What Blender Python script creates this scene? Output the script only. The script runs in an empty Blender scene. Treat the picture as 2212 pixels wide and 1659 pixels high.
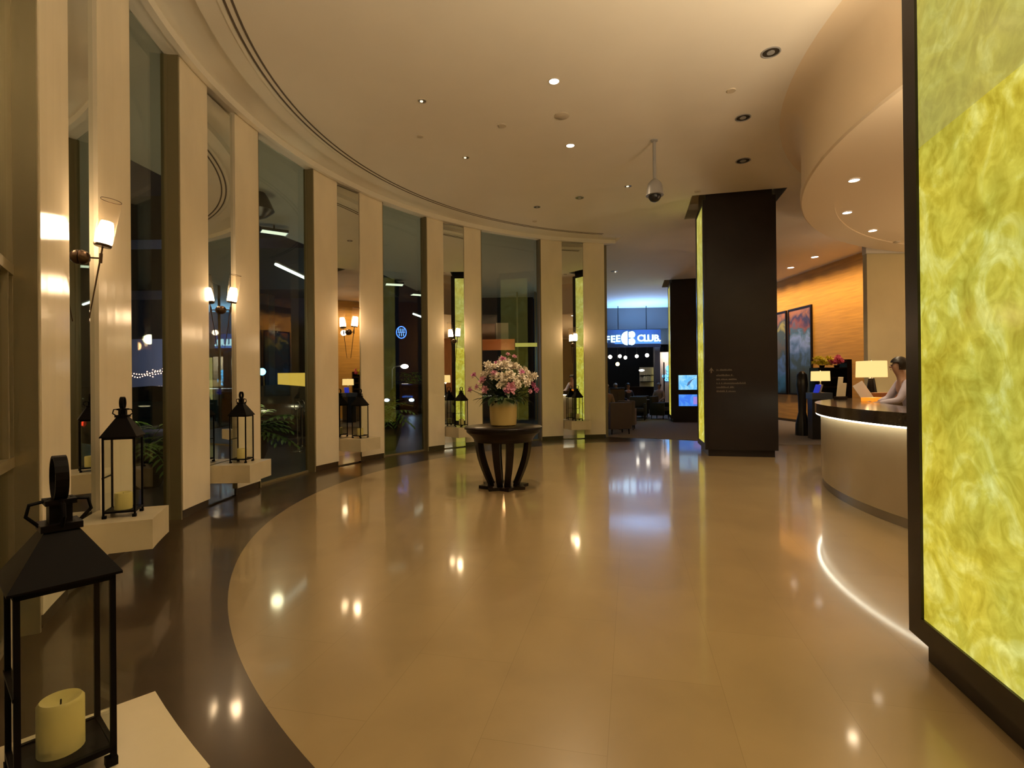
import bpy, bmesh, math, random
from mathutils import Vector, Matrix
from mathutils.geometry import tessellate_polygon
S = bpy.context.scene
COL = S.collection
rnd = random.Random(7)
PI = math.pi

# ------------------------------------------------------------------ camera
FPX, PIT, ROL, PX0, PY0, EYE = 1132.06, .0029117, .0097166, 1106.0, 823.986, 1.42
Fv = Vector((0, math.cos(PIT), math.sin(PIT)))
U0 = Vector((0, -math.sin(PIT), math.cos(PIT)))
R0 = Vector((1, 0, 0))
Uv = U0 * math.cos(ROL) + R0 * math.sin(ROL)
Rv = R0 * math.cos(ROL) - U0 * math.sin(ROL)
cam = bpy.data.cameras.new('camera')
cam.sensor_width = 36.0
cam.lens = FPX / 2212 * 36
cam.shift_y = (PY0 - 829.5) / 2212
cam.clip_start = .05
cam.clip_end = 300
co = bpy.data.objects.new('camera', cam)
COL.objects.link(co)
m = Matrix.Identity(4)
for i, v in enumerate((Rv, Uv, -Fv)):
    for j in range(3):
        m[j][i] = v[j]
m[2][3] = EYE
co.matrix_world = m
S.camera = co
S.view_settings.view_transform = 'Standard'
S.view_settings.look = 'None'
S.view_settings.gamma = 1
S.view_settings.use_curve_mapping = False
S.view_settings.exposure = 0.07
S.cycles.transparent_max_bounces = 14
S.cycles.max_bounces = 7
S.cycles.diffuse_bounces = 4
S.cycles.glossy_bounces = 4
S.cycles.caustics_reflective = False
S.cycles.caustics_refractive = False
S.cycles.use_adaptive_sampling = True
S.cycles.adaptive_threshold = .08
S.cycles.adaptive_min_samples = 16


def ray(px, py):
    return Fv + Rv * ((px - PX0) / FPX) - Uv * ((py - PY0) / FPX)


def atz(px, py, z):
    d = ray(px, py); t = (z - EYE) / d.z
    return Vector((0, 0, EYE)) + d * t


def aty(px, py, Y):
    d = ray(px, py)
    return Vector((0, 0, EYE)) + d * (Y / d.y)


# ------------------------------------------------------------------ plan
CX, CY, RW = 3.4975, 6.3452, 7.055          # centre and radius of the curved colonnade
ZC = 4.945                                  # ceiling height
DA = .2225                                  # bearing of the building grid
Dv = Vector((math.sin(DA), math.cos(DA), 0))
Nv = Vector((math.cos(DA), -math.sin(DA), 0))


def pol(a, r, z=0):
    a = math.radians(a)
    return Vector((CX - r * math.cos(a), CY + r * math.sin(a), z))


def polrot(a):                              # local x = against the sweep, local y = towards the centre
    a = math.radians(a)
    return math.atan2(-math.cos(a), -math.sin(a))


# ------------------------------------------------------------------ tagging
def tag(o, label=None, cat=None, group=None, kind=None):
    if label: o['label'] = label
    if cat: o['category'] = cat
    if group: o['group'] = group
    if kind: o['kind'] = kind
    return o


def empty(name, loc=(0, 0, 0), rz=0, parent=None):
    o = bpy.data.objects.new(name, None)
    o.empty_display_size = .1
    COL.objects.link(o)
    o.location = loc
    o.rotation_euler = (0, 0, rz)
    if parent: o.parent = parent
    return o


def copy_tree(o, parent=None):
    c = o.copy()
    COL.objects.link(c)
    if parent: c.parent = parent
    for ch in list(o.children):
        copy_tree(ch, c)
    return c


# ------------------------------------------------------------------ materials
def newmat(name):
    mt = bpy.data.materials.new(name)
    mt.use_nodes = True
    nt = mt.node_tree
    return mt, nt, nt.nodes, nt.links, nt.nodes['Principled BSDF']


def mat(name, col, rough=.5, metal=0., emit=None, es=0., spec=.5, noise=0., nscale=6., bump=0., trans=0., stretch=(1, 1, 1), alpha=1., coat=0.):
    mt, nt, N, L, b = newmat(name)
    b.inputs['Base Color'].default_value = (*col, 1)
    b.inputs['Roughness'].default_value = rough
    b.inputs['Metallic'].default_value = metal
    b.inputs['Specular IOR Level'].default_value = spec
    b.inputs['Transmission Weight'].default_value = trans
    b.inputs['Alpha'].default_value = alpha
    b.inputs['Coat Weight'].default_value = coat
    if emit:
        b.inputs['Emission Color'].default_value = (*emit, 1)
        b.inputs['Emission Strength'].default_value = es
    if noise or bump:
        tc = N.new('ShaderNodeTexCoord'); mp = N.new('ShaderNodeMapping')
        mp.inputs['Scale'].default_value = stretch
        nz = N.new('ShaderNodeTexNoise'); nz.inputs['Scale'].default_value = nscale; nz.inputs['Detail'].default_value = 6
        L.new(tc.outputs['Object'], mp.inputs['Vector']); L.new(mp.outputs[0], nz.inputs['Vector'])
        if noise:
            r = N.new('ShaderNodeValToRGB')
            r.color_ramp.elements[0].position = .3; r.color_ramp.elements[1].position = .7
            r.color_ramp.elements[0].color = (*[max(0, c * (1 - noise)) for c in col], 1)
            r.color_ramp.elements[1].color = (*[min(1, c * (1 + noise)) for c in col], 1)
            L.new(nz.outputs['Fac'], r.inputs['Fac']); L.new(r.outputs['Color'], b.inputs['Base Color'])
        if bump:
            bp = N.new('ShaderNodeBump'); bp.inputs['Strength'].default_value = bump; bp.inputs['Distance'].default_value = .01
            L.new(nz.outputs['Fac'], bp.inputs['Height']); L.new(bp.outputs[0], b.inputs['Normal'])
    return mt


def emat(name, col, s):
    mt, nt, N, L, b = newmat(name)
    N.remove(b)
    e = N.new('ShaderNodeEmission'); e.inputs['Color'].default_value = (*col, 1); e.inputs['Strength'].default_value = s
    L.new(e.outputs[0], N['Material Output'].inputs['Surface'])
    return mt


def clear_glass(name, tint=(1, 1, 1), refl=1.0, ior=1.5):
    mt, nt, N, L, b = newmat(name)
    N.remove(b)
    t = N.new('ShaderNodeBsdfTransparent'); t.inputs['Color'].default_value = (*tint, 1)
    g = N.new('ShaderNodeBsdfGlossy'); g.inputs['Roughness'].default_value = .02; g.inputs['Color'].default_value = (refl, refl, refl, 1)
    lw = N.new('ShaderNodeLayerWeight'); lw.inputs['Blend'].default_value = .5
    pw = N.new('ShaderNodeMath'); pw.operation = 'POWER'; pw.inputs[1].default_value = 5
    L.new(lw.outputs['Facing'], pw.inputs[0])
    r0 = ((ior - 1) / (ior + 1)) ** 2
    f = N.new('ShaderNodeMath'); f.operation = 'MULTIPLY_ADD'; f.inputs[1].default_value = 1 - r0; f.inputs[2].default_value = r0
    L.new(pw.outputs[0], f.inputs[0])
    mx = N.new('ShaderNodeMixShader')
    L.new(f.outputs[0], mx.inputs[0]); L.new(t.outputs[0], mx.inputs[1]); L.new(g.outputs[0], mx.inputs[2])
    L.new(mx.outputs[0], N['Material Output'].inputs['Surface'])
    return mt


M = {}
M['plaster'] = mat('ceiling_plaster', (.80, .74, .64), .7, noise=.015, nscale=2)
M['trim'] = mat('cornice_paint', (.82, .77, .66), .55)
M['stone'] = mat('cream_marble', (.87, .775, .595), .16, noise=.07, nscale=2.2, stretch=(1, 1, .45))
M['skirt'] = mat('brown_marble', (.045, .03, .02), .25)
M['slab'] = mat('shelf_marble', (.62, .54, .37), .3, noise=.06, nscale=4)
M['mirror'] = mat('mirror_glass', (.80, .82, .78), .012, metal=1)
M['glass'] = clear_glass('window_glass', (.80, .82, .77), 1.0, 1.5)
M['thin_glass'] = clear_glass('lantern_glass', (.93, .95, .90), .8, 1.4)
M['frame'] = mat('bronze_frame', (.20, .17, .10), .4, metal=.5)
M['iron'] = mat('black_iron', (.004, .003, .003), .5, spec=.09)
M['candle'] = mat('candle_wax', (.62, .52, .18), .5, emit=(.8, .6, .2), es=.02)
M['wick'] = mat('candle_wick', (.02, .015, .01), .9)
M['darkwood'] = mat('dark_wood', (.010, .006, .005), .32, spec=.22, noise=.3, nscale=8, stretch=(1, 1, .2))
M['darkpanel'] = mat('dark_panel', (.014, .010, .009), .3, spec=.35, noise=.15, nscale=5)
M['chrome'] = mat('chrome', (.7, .68, .62), .15, metal=1)
M['brass'] = mat('aged_bronze', (.10, .06, .035), .35, metal=.8)
def frosted():
    mt, nt, N, L, b = newmat('frosted_sconce_glass')
    N.remove(b)
    t = N.new('ShaderNodeBsdfTransparent'); t.inputs['Color'].default_value = (1, .97, .92, 1)
    g = N.new('ShaderNodeBsdfTranslucent'); g.inputs['Color'].default_value = (.8, .68, .5, 1)
    mx = N.new('ShaderNodeMixShader')
    lw = N.new('ShaderNodeLayerWeight'); lw.inputs['Blend'].default_value = .5
    pw = N.new('ShaderNodeMath'); pw.operation = 'POWER'; pw.inputs[1].default_value = 3; L.new(lw.outputs['Facing'], pw.inputs[0])
    ma = N.new('ShaderNodeMath'); ma.operation = 'MULTIPLY_ADD'; ma.inputs[1].default_value = .08; ma.inputs[2].default_value = .022; L.new(pw.outputs[0], ma.inputs[0]); L.new(ma.outputs[0], mx.inputs[0])
    L.new(t.outputs[0], mx.inputs[1]); L.new(g.outputs[0], mx.inputs[2]); L.new(mx.outputs[0], N['Material Output'].inputs['Surface'])
    return mt


M['shade_clear'] = frosted()
M['white'] = mat('white_paint', (.75, .74, .72), .45)
M['grey'] = mat('grey_plastic', (.32, .31, .30), .4)
M['black'] = mat('black_plastic', (.01, .01, .012), .3)
M['off_lamp'] = mat('unlit_reflector', (.16, .13, .10), .25, metal=.7)
M['flush'] = mat('painted_cover', (.60, .52, .40), .6)
M['lit_lamp'] = emat('lit_lamp', (1, .93, .82), 9)
M['dim_lamp'] = emat('dim_lamp', (1, .84, .55), 1.6)


def lamp_emit(name, col, s):
    return emat(name, col, s)


M['flame'] = lamp_emit('sconce_diffuser', (1.0, .70, .42), 50)


def floor_material():
    mt, nt, N, L, b = newmat('marble_floor')
    g = N.new('ShaderNodeNewGeometry')
    rot = N.new('ShaderNodeVectorRotate'); rot.rotation_type = 'Z_AXIS'; rot.inputs['Angle'].default_value = DA + PI / 2
    L.new(g.outputs['Position'], rot.inputs['Vector'])
    add = N.new('ShaderNodeVectorMath'); add.operation = 'ADD'; add.inputs[1].default_value = (10.0, 10.1, 0)
    L.new(rot.outputs[0], add.inputs[0])
    br = N.new('ShaderNodeTexBrick')
    br.inputs['Scale'].default_value = 1; br.inputs['Brick Width'].default_value = 1.14; br.inputs['Row Height'].default_value = .5
    br.inputs['Mortar Size'].default_value = .0016; br.inputs['Mortar Smooth'].default_value = .3
    br.inputs['Color1'].default_value = (.31, .225, .112, 1); br.inputs['Color2'].default_value = (.325, .238, .12, 1)
    br.inputs['Mortar'].default_value = (.25, .18, .08, 1)
    L.new(add.outputs[0], br.inputs['Vector'])
    nz = N.new('ShaderNodeTexNoise'); nz.inputs['Scale'].default_value = 1.6; nz.inputs['Detail'].default_value = 7; nz.inputs['Distortion'].default_value = .6
    L.new(g.outputs['Position'], nz.inputs['Vector'])
    rp = N.new('ShaderNodeValToRGB'); rp.color_ramp.elements[0].position = .35; rp.color_ramp.elements[1].position = .7
    rp.color_ramp.elements[0].color = (.90, .88, .84, 1); rp.color_ramp.elements[1].color = (1.05, 1.04, 1.0, 1)
    L.new(nz.outputs['Fac'], rp.inputs['Fac'])
    mul = N.new('ShaderNodeMix'); mul.data_type = 'RGBA'; mul.blend_type = 'MULTIPLY'; mul.inputs['Factor'].default_value = 1
    L.new(br.outputs['Color'], mul.inputs['A']); L.new(rp.outputs['Color'], mul.inputs['B'])
    # dark border ring outside radius 6.11
    sub = N.new('ShaderNodeVectorMath'); sub.operation = 'SUBTRACT'; sub.inputs[1].default_value = (CX, CY, 0)
    L.new(g.outputs['Position'], sub.inputs[0])
    ln = N.new('ShaderNodeVectorMath'); ln.operation = 'LENGTH'; L.new(sub.outputs[0], ln.inputs[0])
    gt = N.new('ShaderNodeMath'); gt.operation = 'GREATER_THAN'; gt.inputs[1].default_value = 6.11
    L.new(ln.outputs['Value'], gt.inputs[0])
    # only on the colonnade side of the hall
    sx = N.new('ShaderNodeSeparateXYZ'); L.new(g.outputs['Position'], sx.inputs[0])
    lt = N.new('ShaderNodeMath'); lt.operation = 'LESS_THAN'; lt.inputs[1].default_value = 3.6
    L.new(sx.outputs['X'], lt.inputs[0])
    # right of the entrance the floor is pale again: x > -0.76 when y < 2
    c1 = N.new('ShaderNodeMath'); c1.operation = 'GREATER_THAN'; c1.inputs[1].default_value = 1.95; L.new(sx.outputs['Y'], c1.inputs[0])
    c2 = N.new('ShaderNodeMath'); c2.operation = 'LESS_THAN'; c2.inputs[1].default_value = -.2; L.new(sx.outputs['X'], c2.inputs[0])
    orr = N.new('ShaderNodeMath'); orr.operation = 'MAXIMUM'; L.new(c1.outputs[0], orr.inputs[0]); L.new(c2.outputs[0], orr.inputs[1])
    a1 = N.new('ShaderNodeMath'); a1.operation = 'MULTIPLY'; L.new(gt.outputs[0], a1.inputs[0]); L.new(lt.outputs[0], a1.inputs[1])
    a2 = N.new('ShaderNodeMath'); a2.operation = 'MULTIPLY'; L.new(a1.outputs[0], a2.inputs[0]); L.new(orr.outputs[0], a2.inputs[1])
    nd = N.new('ShaderNodeTexNoise'); nd.inputs['Scale'].default_value = 3; nd.inputs['Detail'].default_value = 8
    L.new(g.outputs['Position'], nd.inputs['Vector'])
    rd = N.new('ShaderNodeValToRGB'); rd.color_ramp.elements[0].color = (.032, .019, .010, 1); rd.color_ramp.elements[1].color = (.075, .047, .024, 1)
    L.new(nd.outputs['Fac'], rd.inputs['Fac'])
    mx = N.new('ShaderNodeMix'); mx.data_type = 'RGBA'
    L.new(a2.outputs[0], mx.inputs['Factor']); L.new(mul.outputs['Result'], mx.inputs['A']); L.new(rd.outputs['Color'], mx.inputs['B'])
    L.new(mx.outputs['Result'], b.inputs['Base Color'])
    b.inputs['Roughness'].default_value = .285
    b.inputs['Specular IOR Level'].default_value = .45
    b.inputs['Coat Weight'].default_value = .62
    b.inputs['Coat Roughness'].default_value = .075
    b.inputs['Coat IOR'].default_value = 1.45
    return mt


def onyx_material():
    mt, nt, N, L, b = newmat('backlit_onyx')
    N.remove(b)
    tc = N.new('ShaderNodeTexCoord')
    n1 = N.new('ShaderNodeTexNoise'); n1.inputs['Scale'].default_value = 1.3; n1.inputs['Detail'].default_value = 4; n1.inputs['Distortion'].default_value = .6
    n2 = N.new('ShaderNodeTexNoise'); n2.inputs['Scale'].default_value = 3.0; n2.inputs['Detail'].default_value = 7; n2.inputs['Roughness'].default_value = .58; n2.inputs['Distortion'].default_value = 1.5
    L.new(tc.outputs['Object'], n1.inputs['Vector']); L.new(tc.outputs['Object'], n2.inputs['Vector'])
    r = N.new('ShaderNodeValToRGB'); cr = r.color_ramp
    cr.elements[0].position = .32; cr.elements[0].color = (.56, .44, .04, 1)
    cr.elements[1].position = .70; cr.elements[1].color = (.98, .92, .30, 1)
    e = cr.elements.new(.52); e.color = (.76, .65, .09, 1)
    L.new(n2.outputs['Fac'], r.inputs['Fac'])
    r2 = N.new('ShaderNodeValToRGB'); r2.color_ramp.elements[0].position = .35; r2.color_ramp.elements[1].position = .65
    r2.color_ramp.elements[0].color = (.80, .92, .9, 1); r2.color_ramp.elements[1].color = (1.05, .98, .55, 1)
    L.new(n1.outputs['Fac'], r2.inputs['Fac'])
    mul = N.new('ShaderNodeMix'); mul.data_type = 'RGBA'; mul.blend_type = 'MULTIPLY'; mul.inputs['Factor'].default_value = .8
    L.new(r.outputs['Color'], mul.inputs['A']); L.new(r2.outputs['Color'], mul.inputs['B'])
    # pale upper sheet: the stone above the joint is whiter
    sp = N.new('ShaderNodeSeparateXYZ'); L.new(tc.outputs['Object'], sp.inputs[0])
    n3 = N.new('ShaderNodeTexNoise'); n3.inputs['Scale'].default_value = 9; n3.inputs['Detail'].default_value = 6; n3.inputs['Distortion'].default_value = 1.8
    L.new(tc.outputs['Object'], n3.inputs['Vector'])
    r3 = N.new('ShaderNodeValToRGB'); r3.color_ramp.elements[0].position = .36; r3.color_ramp.elements[1].position = .64
    r3.color_ramp.elements[0].color = (.80, .78, .62, 1); r3.color_ramp.elements[1].color = (1.12, 1.13, 1.3, 1)
    L.new(n3.outputs['Fac'], r3.inputs['Fac'])
    mu3 = N.new('ShaderNodeMix'); mu3.data_type = 'RGBA'; mu3.blend_type = 'MULTIPLY'; mu3.inputs['Factor'].default_value = .8
    L.new(mul.outputs['Result'], mu3.inputs['A']); L.new(r3.outputs['Color'], mu3.inputs['B'])
    mul = mu3
    gt = N.new('ShaderNodeMath'); gt.operation = 'GREATER_THAN'; gt.inputs[1].default_value = 2.56; L.new(sp.outputs['Z'], gt.inputs[0])
    ml = N.new('ShaderNodeMath'); ml.operation = 'MULTIPLY'; ml.inputs[1].default_value = .42; L.new(gt.outputs[0], ml.inputs[0])
    mx = N.new('ShaderNodeMix'); mx.data_type = 'RGBA'; mx.inputs['B'].default_value = (.42, .38, .14, 1)
    L.new(ml.outputs[0], mx.inputs['Factor']); L.new(mul.outputs['Result'], mx.inputs['A'])
    e = N.new('ShaderNodeEmission'); e.inputs['Strength'].default_value = .80
    L.new(mx.outputs['Result'], e.inputs['Color'])
    g = N.new('ShaderNodeBsdfGlossy'); g.inputs['Roughness'].default_value = .15; g.inputs['Color'].default_value = (.04, .04, .04, 1)
    ad = N.new('ShaderNodeAddShader'); L.new(e.outputs[0], ad.inputs[0]); L.new(g.outputs[0], ad.inputs[1])
    L.new(ad.outputs[0], N['Material Output'].inputs['Surface'])
    return mt


M['floor'] = floor_material()
M['onyx'] = onyx_material()


# ------------------------------------------------------------------ mesh builder
class MB:
    def __init__(s):
        s.bm = bmesh.new()

    def box(s, x0, x1, y0, y1, z0, z1, mtx=None, bev=0):
        vs = [s.bm.verts.new((x, y, z)) for z in (z0, z1) for y in (y0, y1) for x in (x0, x1)]
        fs = [(0, 2, 3, 1), (4, 5, 7, 6), (0, 1, 5, 4), (2, 6, 7, 3), (0, 4, 6, 2), (1, 3, 7, 5)]
        ff = [s.bm.faces.new([vs[i] for i in f]) for f in fs]
        if bev:
            es = list({e for f in ff for e in f.edges})
            r = bmesh.ops.bevel(s.bm, geom=es, offset=bev, segments=2, affect='EDGES', profile=.7)
            vs = list({v for f in r['faces'] for v in f.verts} | {v for v in vs if v.is_valid})
        if mtx:
            for v in vs: v.co = mtx @ v.co
        return s

    def lathe(s, prof, seg=24, mtx=None, a0=0, a1=2 * PI):
        full = abs(a1 - a0 - 2 * PI) < 1e-6
        n = seg if full else seg + 1
        rings = []
        for r, z in prof:
            if r < 1e-6:
                rings.append([s.bm.verts.new((0, 0, z))])
            else:
                rings.append([s.bm.verts.new((r * math.cos(a0 + (a1 - a0) * i / seg), r * math.sin(a0 + (a1 - a0) * i / seg), z)) for i in range(n)])
        for A, B in zip(rings, rings[1:]):
            for i in range(seg):
                j = (i + 1) % n if full else i + 1
                a = [A[0], A[0]] if len(A) == 1 else [A[i], A[j]]
                c = [B[0], B[0]] if len(B) == 1 else [B[i], B[j]]
                q = []
                for v in (a[0], a[1], c[1], c[0]):
                    if v not in q: q.append(v)
                if len(q) > 2:
                    s.bm.faces.new(q)
        if mtx:
            for R in rings:
                for v in R: v.co = mtx @ v.co
        return s

    def tube(s, pts, r, seg=8, closed=False):
        pts = [Vector(p) for p in pts]
        rs = r if isinstance(r, (list, tuple)) else [r] * len(pts)
        rings = []
        n = len(pts)
        up = None
        for i, p in enumerate(pts):
            if closed:
                t = pts[(i + 1) % n] - pts[i - 1]
            else:
                t = pts[min(i + 1, n - 1)] - pts[max(i - 1, 0)]
            t.normalize()
            if up is None:
                up = Vector((0, 0, 1)) if abs(t.z) < .9 else Vector((1, 0, 0))
            x = t.cross(up).normalized(); y = x.cross(t).normalized(); up = y
            rings.append([s.bm.verts.new(p + (x * math.cos(2 * PI * k / seg) + y * math.sin(2 * PI * k / seg)) * rs[i]) for k in range(seg)])
        for i in range(n if closed else n - 1):
            A, B = rings[i], rings[(i + 1) % n]
            for k in range(seg):
                s.bm.faces.new((A[k], A[(k + 1) % seg], B[(k + 1) % seg], B[k]))
        if not closed:
            s.bm.faces.new(rings[0][::-1]); s.bm.faces.new(rings[-1])
        return s

    def arc(s, a0, a1, r0, r1, z0, z1, n=4, cx=CX, cy=CY):
        """prism of a ring sector, angles in degrees of the colonnade"""
        rows = []
        for i in range(n + 1):
            a = math.radians(a0 + (a1 - a0) * i / n)
            rows.append([s.bm.verts.new((cx - r * math.cos(a), cy + r * math.sin(a), z)) for r, z in ((r0, z0), (r1, z0), (r1, z1), (r0, z1))])
        for A, B in zip(rows, rows[1:]):
            for k in range(4):
                s.bm.faces.new((A[k], A[(k + 1) % 4], B[(k + 1) % 4], B[k]))
        s.bm.faces.new(rows[0][::-1]); s.bm.faces.new(rows[-1])
        return s

    def profile_arc(s, prof, a0, a1, n, cx=CX, cy=CY):
        rows = []
        for i in range(n + 1):
            a = math.radians(a0 + (a1 - a0) * i / n)
            rows.append([s.bm.verts.new((cx - r * math.cos(a), cy + r * math.sin(a), z)) for r, z in prof])
        for A, B in zip(rows, rows[1:]):
            for k in range(len(prof) - 1):
                s.bm.faces.new((A[k], A[k + 1], B[k + 1], B[k]))
        return s

    def prism(s, pts, z0, z1, holes=()):
        loops = [[Vector((p[0], p[1], 0)) for p in pts]] + [[Vector((p[0], p[1], 0)) for p in h] for h in holes]
        tris = tessellate_polygon(loops)
        flat = [p for l in loops for p in l]
        lo = [s.bm.verts.new((p.x, p.y, z0)) for p in flat]
        hi = [s.bm.verts.new((p.x, p.y, z1)) for p in flat]
        for t in tris:
            s.bm.faces.new([lo[i] for i in t]); s.bm.faces.new([hi[i] for i in t][::-1])
        k = 0
        for l in loops:
            n = len(l)
            for i in range(n):
                a, c = k + i, k + (i + 1) % n
                s.bm.faces.new((lo[a], lo[c], hi[c], hi[a]))
            k += n
        return s

    def ball(s, c, r, u=12, v=8, sc=(1, 1, 1)):
        res = bmesh.ops.create_uvsphere(s.bm, u_segments=u, v_segments=v, radius=r)
        for w in res['verts']:
            w.co = Vector((w.co.x * sc[0] + c[0], w.co.y * sc[1] + c[1], w.co.z * sc[2] + c[2]))
        return s

    def quad(s, *p):
        s.bm.faces.new([s.bm.verts.new(q) for q in p]); return s

    def build(s, name, m_, parent=None, smooth=False, recalc=True):
        if recalc: bmesh.ops.recalc_face_normals(s.bm, faces=s.bm.faces)
        me = bpy.data.meshes.new(name)
        s.bm.to_mesh(me); s.bm.free()
        if smooth:
            for p in me.polygons: p.use_smooth = True
            if smooth != 'all':
                try: me.set_sharp_from_angle(angle=math.radians(40))
                except Exception: pass
        me.materials.append(m_)
        o = bpy.data.objects.new(name, me)
        COL.objects.link(o)
        if parent: o.parent = parent
        return o


def T(x, y, z): return Matrix.Translation((x, y, z))
def RX(a): return Matrix.Rotation(a, 4, 'X')
def RY(a): return Matrix.Rotation(a, 4, 'Y')
def RZ(a): return Matrix.Rotation(a, 4, 'Z')


def text_obj(name, txt, size, m_, parent=None, loc=(0, 0, 0), rot=(PI / 2, 0, 0), offset=0., extrude=.01, align='CENTER', spacing=1.0):
    cu = bpy.data.curves.new(name, 'FONT')
    cu.body = txt; cu.size = size; cu.extrude = extrude; cu.offset = offset
    cu.align_x = align; cu.space_character = spacing
    cu.resolution_u = 3
    o = bpy.data.objects.new(name, cu); COL.objects.link(o)
    o.location = loc; o.rotation_euler = rot
    cu.materials.append(m_)
    dg = bpy.context.evaluated_depsgraph_get()
    me = bpy.data.meshes.new_from_object(o.evaluated_get(dg))
    bpy.data.objects.remove(o)
    me.name = name
    if not me.materials: me.materials.append(m_)
    o = bpy.data.objects.new(name, me); COL.objects.link(o)
    o.location = loc; o.rotation_euler = rot
    if parent: o.parent = parent
    return o


# ------------------------------------------------------------------ the setting: floor and ceiling
arcpts = [pol(a, RW + .14) for a in [-54 + i * 137 / 70 for i in range(71)]]       # up to 83 degrees
CAFE_A = Vector((2.44, 13.55, 0)); CAFE_B = Vector((4.46, 25.4, 0))
hall = [(-1.7, -6.5), (-1.7, -1.2)] + [(p.x, p.y) for p in arcpts] + [(CAFE_A.x, CAFE_A.y), (CAFE_B.x, CAFE_B.y), (5.7, 33), (16, 33), (16, -6.5)]
MB().prism(hall, -.25, 0).build('floor', M['floor'])['kind'] = 'structure'

COLS = [Vector((3.65, 9.90, 0)), Vector((2.048, 2.705, 0)) - Dv * 1.15, Vector((3.65, 9.90, 0)) + Dv * 8.45]   # front corner of each lit column, on its onyx side
CW, CD = 1.262, 1.15


def recess(o):
    a = o - Nv * .20 + Dv * .0
    return [a, a + Nv * 1.66, a + Nv * 1.66 + Dv * 1.5, a + Dv * 1.5]


# main ceiling lies inside the cornice; the cornice itself is swept round the arc
RI = RW - .74
inner = [pol(-54 + i * 137 / 70, RI) for i in range(71)]
ceil_poly = [(-1.7, -6.5), (-1.7, -1.2), (pol(-54, RW + .14).x, pol(-54, RW + .14).y)] + [(p.x, p.y) for p in inner] + [(arcpts[-1].x, arcpts[-1].y), (CAFE_A.x, CAFE_A.y), (CAFE_B.x, CAFE_B.y), (16, 25.4), (16, -6.5)]
holes = [[(p.x, p.y) for p in recess(o)] for o in (COLS[0], COLS[2])]
MB().prism(ceil_poly, ZC, ZC + .2, holes=holes).build('ceiling', M['plaster'])['kind'] = 'structure'
cor = [(RW + .14, ZC + .2), (RW + .14, ZC), (RW - .03, ZC), (RW - .03, ZC - .02), (RW - .10, ZC - .02), (RW - .10, ZC + .07), (RW - .47, ZC + .07), (RW - .50, ZC + .012),
       (RW - .68, ZC + .012), (RW - .70, ZC + .0), (RI - .002, ZC), (RI - .002, ZC + .2), (RW + .14, ZC + .2)]
MB().profile_arc(cor, -54, 83, 90).build('trim_1', M['trim'])['kind'] = 'structure'
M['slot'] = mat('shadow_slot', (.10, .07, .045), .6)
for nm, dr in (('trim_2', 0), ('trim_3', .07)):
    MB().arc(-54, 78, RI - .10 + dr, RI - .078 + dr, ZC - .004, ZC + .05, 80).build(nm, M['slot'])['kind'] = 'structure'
# recess boxes over the columns
for i, o in enumerate((COLS[0], COLS[2])):
    p = recess(o)
    b = MB()
    for k in range(4):
        a, c = p[k], p[(k + 1) % 4]
        d = (c - a).normalized(); n = Vector((d.y, -d.x, 0)) * .04
        b.prism([(a.x, a.y), (c.x, c.y), (c.x + n.x, c.y + n.y), (a.x + n.x, a.y + n.y)], ZC + .02, ZC + .34)
    b.prism([(q.x, q.y) for q in p], ZC + .32, ZC + .36)
    b.build('ceiling_recess', M['plaster'])['kind'] = 'structure'

M['olive'] = mat('dark_olive_frame', (.20, .165, .085), .45)
M['satin'] = mat('satin_brass', (.42, .36, .22), .3, metal=.6)
# ------------------------------------------------------------------ piers, mirrors, windows
PIER = {0: (-54.0, -50.0, -45.6, -41.2), 1: (-27.77, -23.61, -19.28, -14.30), 2: (-6.15, -1.54, 3.28, 7.53), 3: (18.2, 22.81, 27.47, 32.2), 4: (41.8, 45.32, 49.91, 53.6), 5: (66.95, 71.59, 76.26, 80.8)}
WHO = {0: 'nearest the camera, at the entrance', 1: 'first one right of the entrance', 2: 'second one from the entrance', 3: 'third one from the entrance',
       4: 'behind the flower table', 5: 'last one, beside the cafe opening'}
for k, (a, g0, g1, c) in PIER.items():
    root = empty('wall_pier'); tag(root, kind='structure')
    MB().arc(a, g0, RW, RW + .135, .095, ZC, 4).build('pilaster', M['stone'], root)
    MB().arc(g1, c, RW, RW + .135, .095, ZC, 4).build('pilaster', M['stone'], root)
    MB().arc(g0, g1, RW + .075, RW + .135, .0, ZC, 4).build('backing_panel', M['stone'], root)
    s_ = MB().arc(a + .1, g0, RW + .02, RW + .135, 0, .095, 4).arc(g1, c - .1, RW + .02, RW + .135, 0, .095, 4)
    s_.build('skirting', M['skirt'], root)
    # mirror: flat sheet between the pilasters
    A, B = pol(g0 + .02, RW + .032), pol(g1 - .02, RW + .032)
    hd_ = math.radians((g0 + g1) / 2 + (0, 0, -.5, 2.4, 3.2, 3.0)[k])       # bearing the sheet really has
    mdp = (A + B) / 2; t = Vector((math.sin(hd_), math.cos(hd_), 0)); hl = (B - A).length / 2
    A, B = mdp - t * hl, mdp + t * hl
    t = (B - A).normalized(); nrm = Vector((t.y, -t.x, 0))
    if nrm.dot(Vector((CX, CY, 0)) - A) < 0: nrm = -nrm
    q = [A + nrm * .004, B + nrm * .004, B - nrm * .004, A - nrm * .004]
    mm = MB().prism([(p.x, p.y) for p in q], .02, ZC - .03).build('mirror_panel', M['mirror'])
    tag(mm, 'tall narrow mirror set between cream marble pilasters, ' + WHO[k], 'mirror', 'mirror panels in the colonnade', 'thing')
    sh = MB().arc(g0 + .12, g1 - .12, 6.60, RW + .008, .27, .48, 4).build('stone_shelf', M['slab'])
    tag(sh, 'thick cream stone shelf jutting from mirror pier, ' + WHO[k], 'shelf', 'stone shelves carrying lanterns', 'thing')

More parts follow.
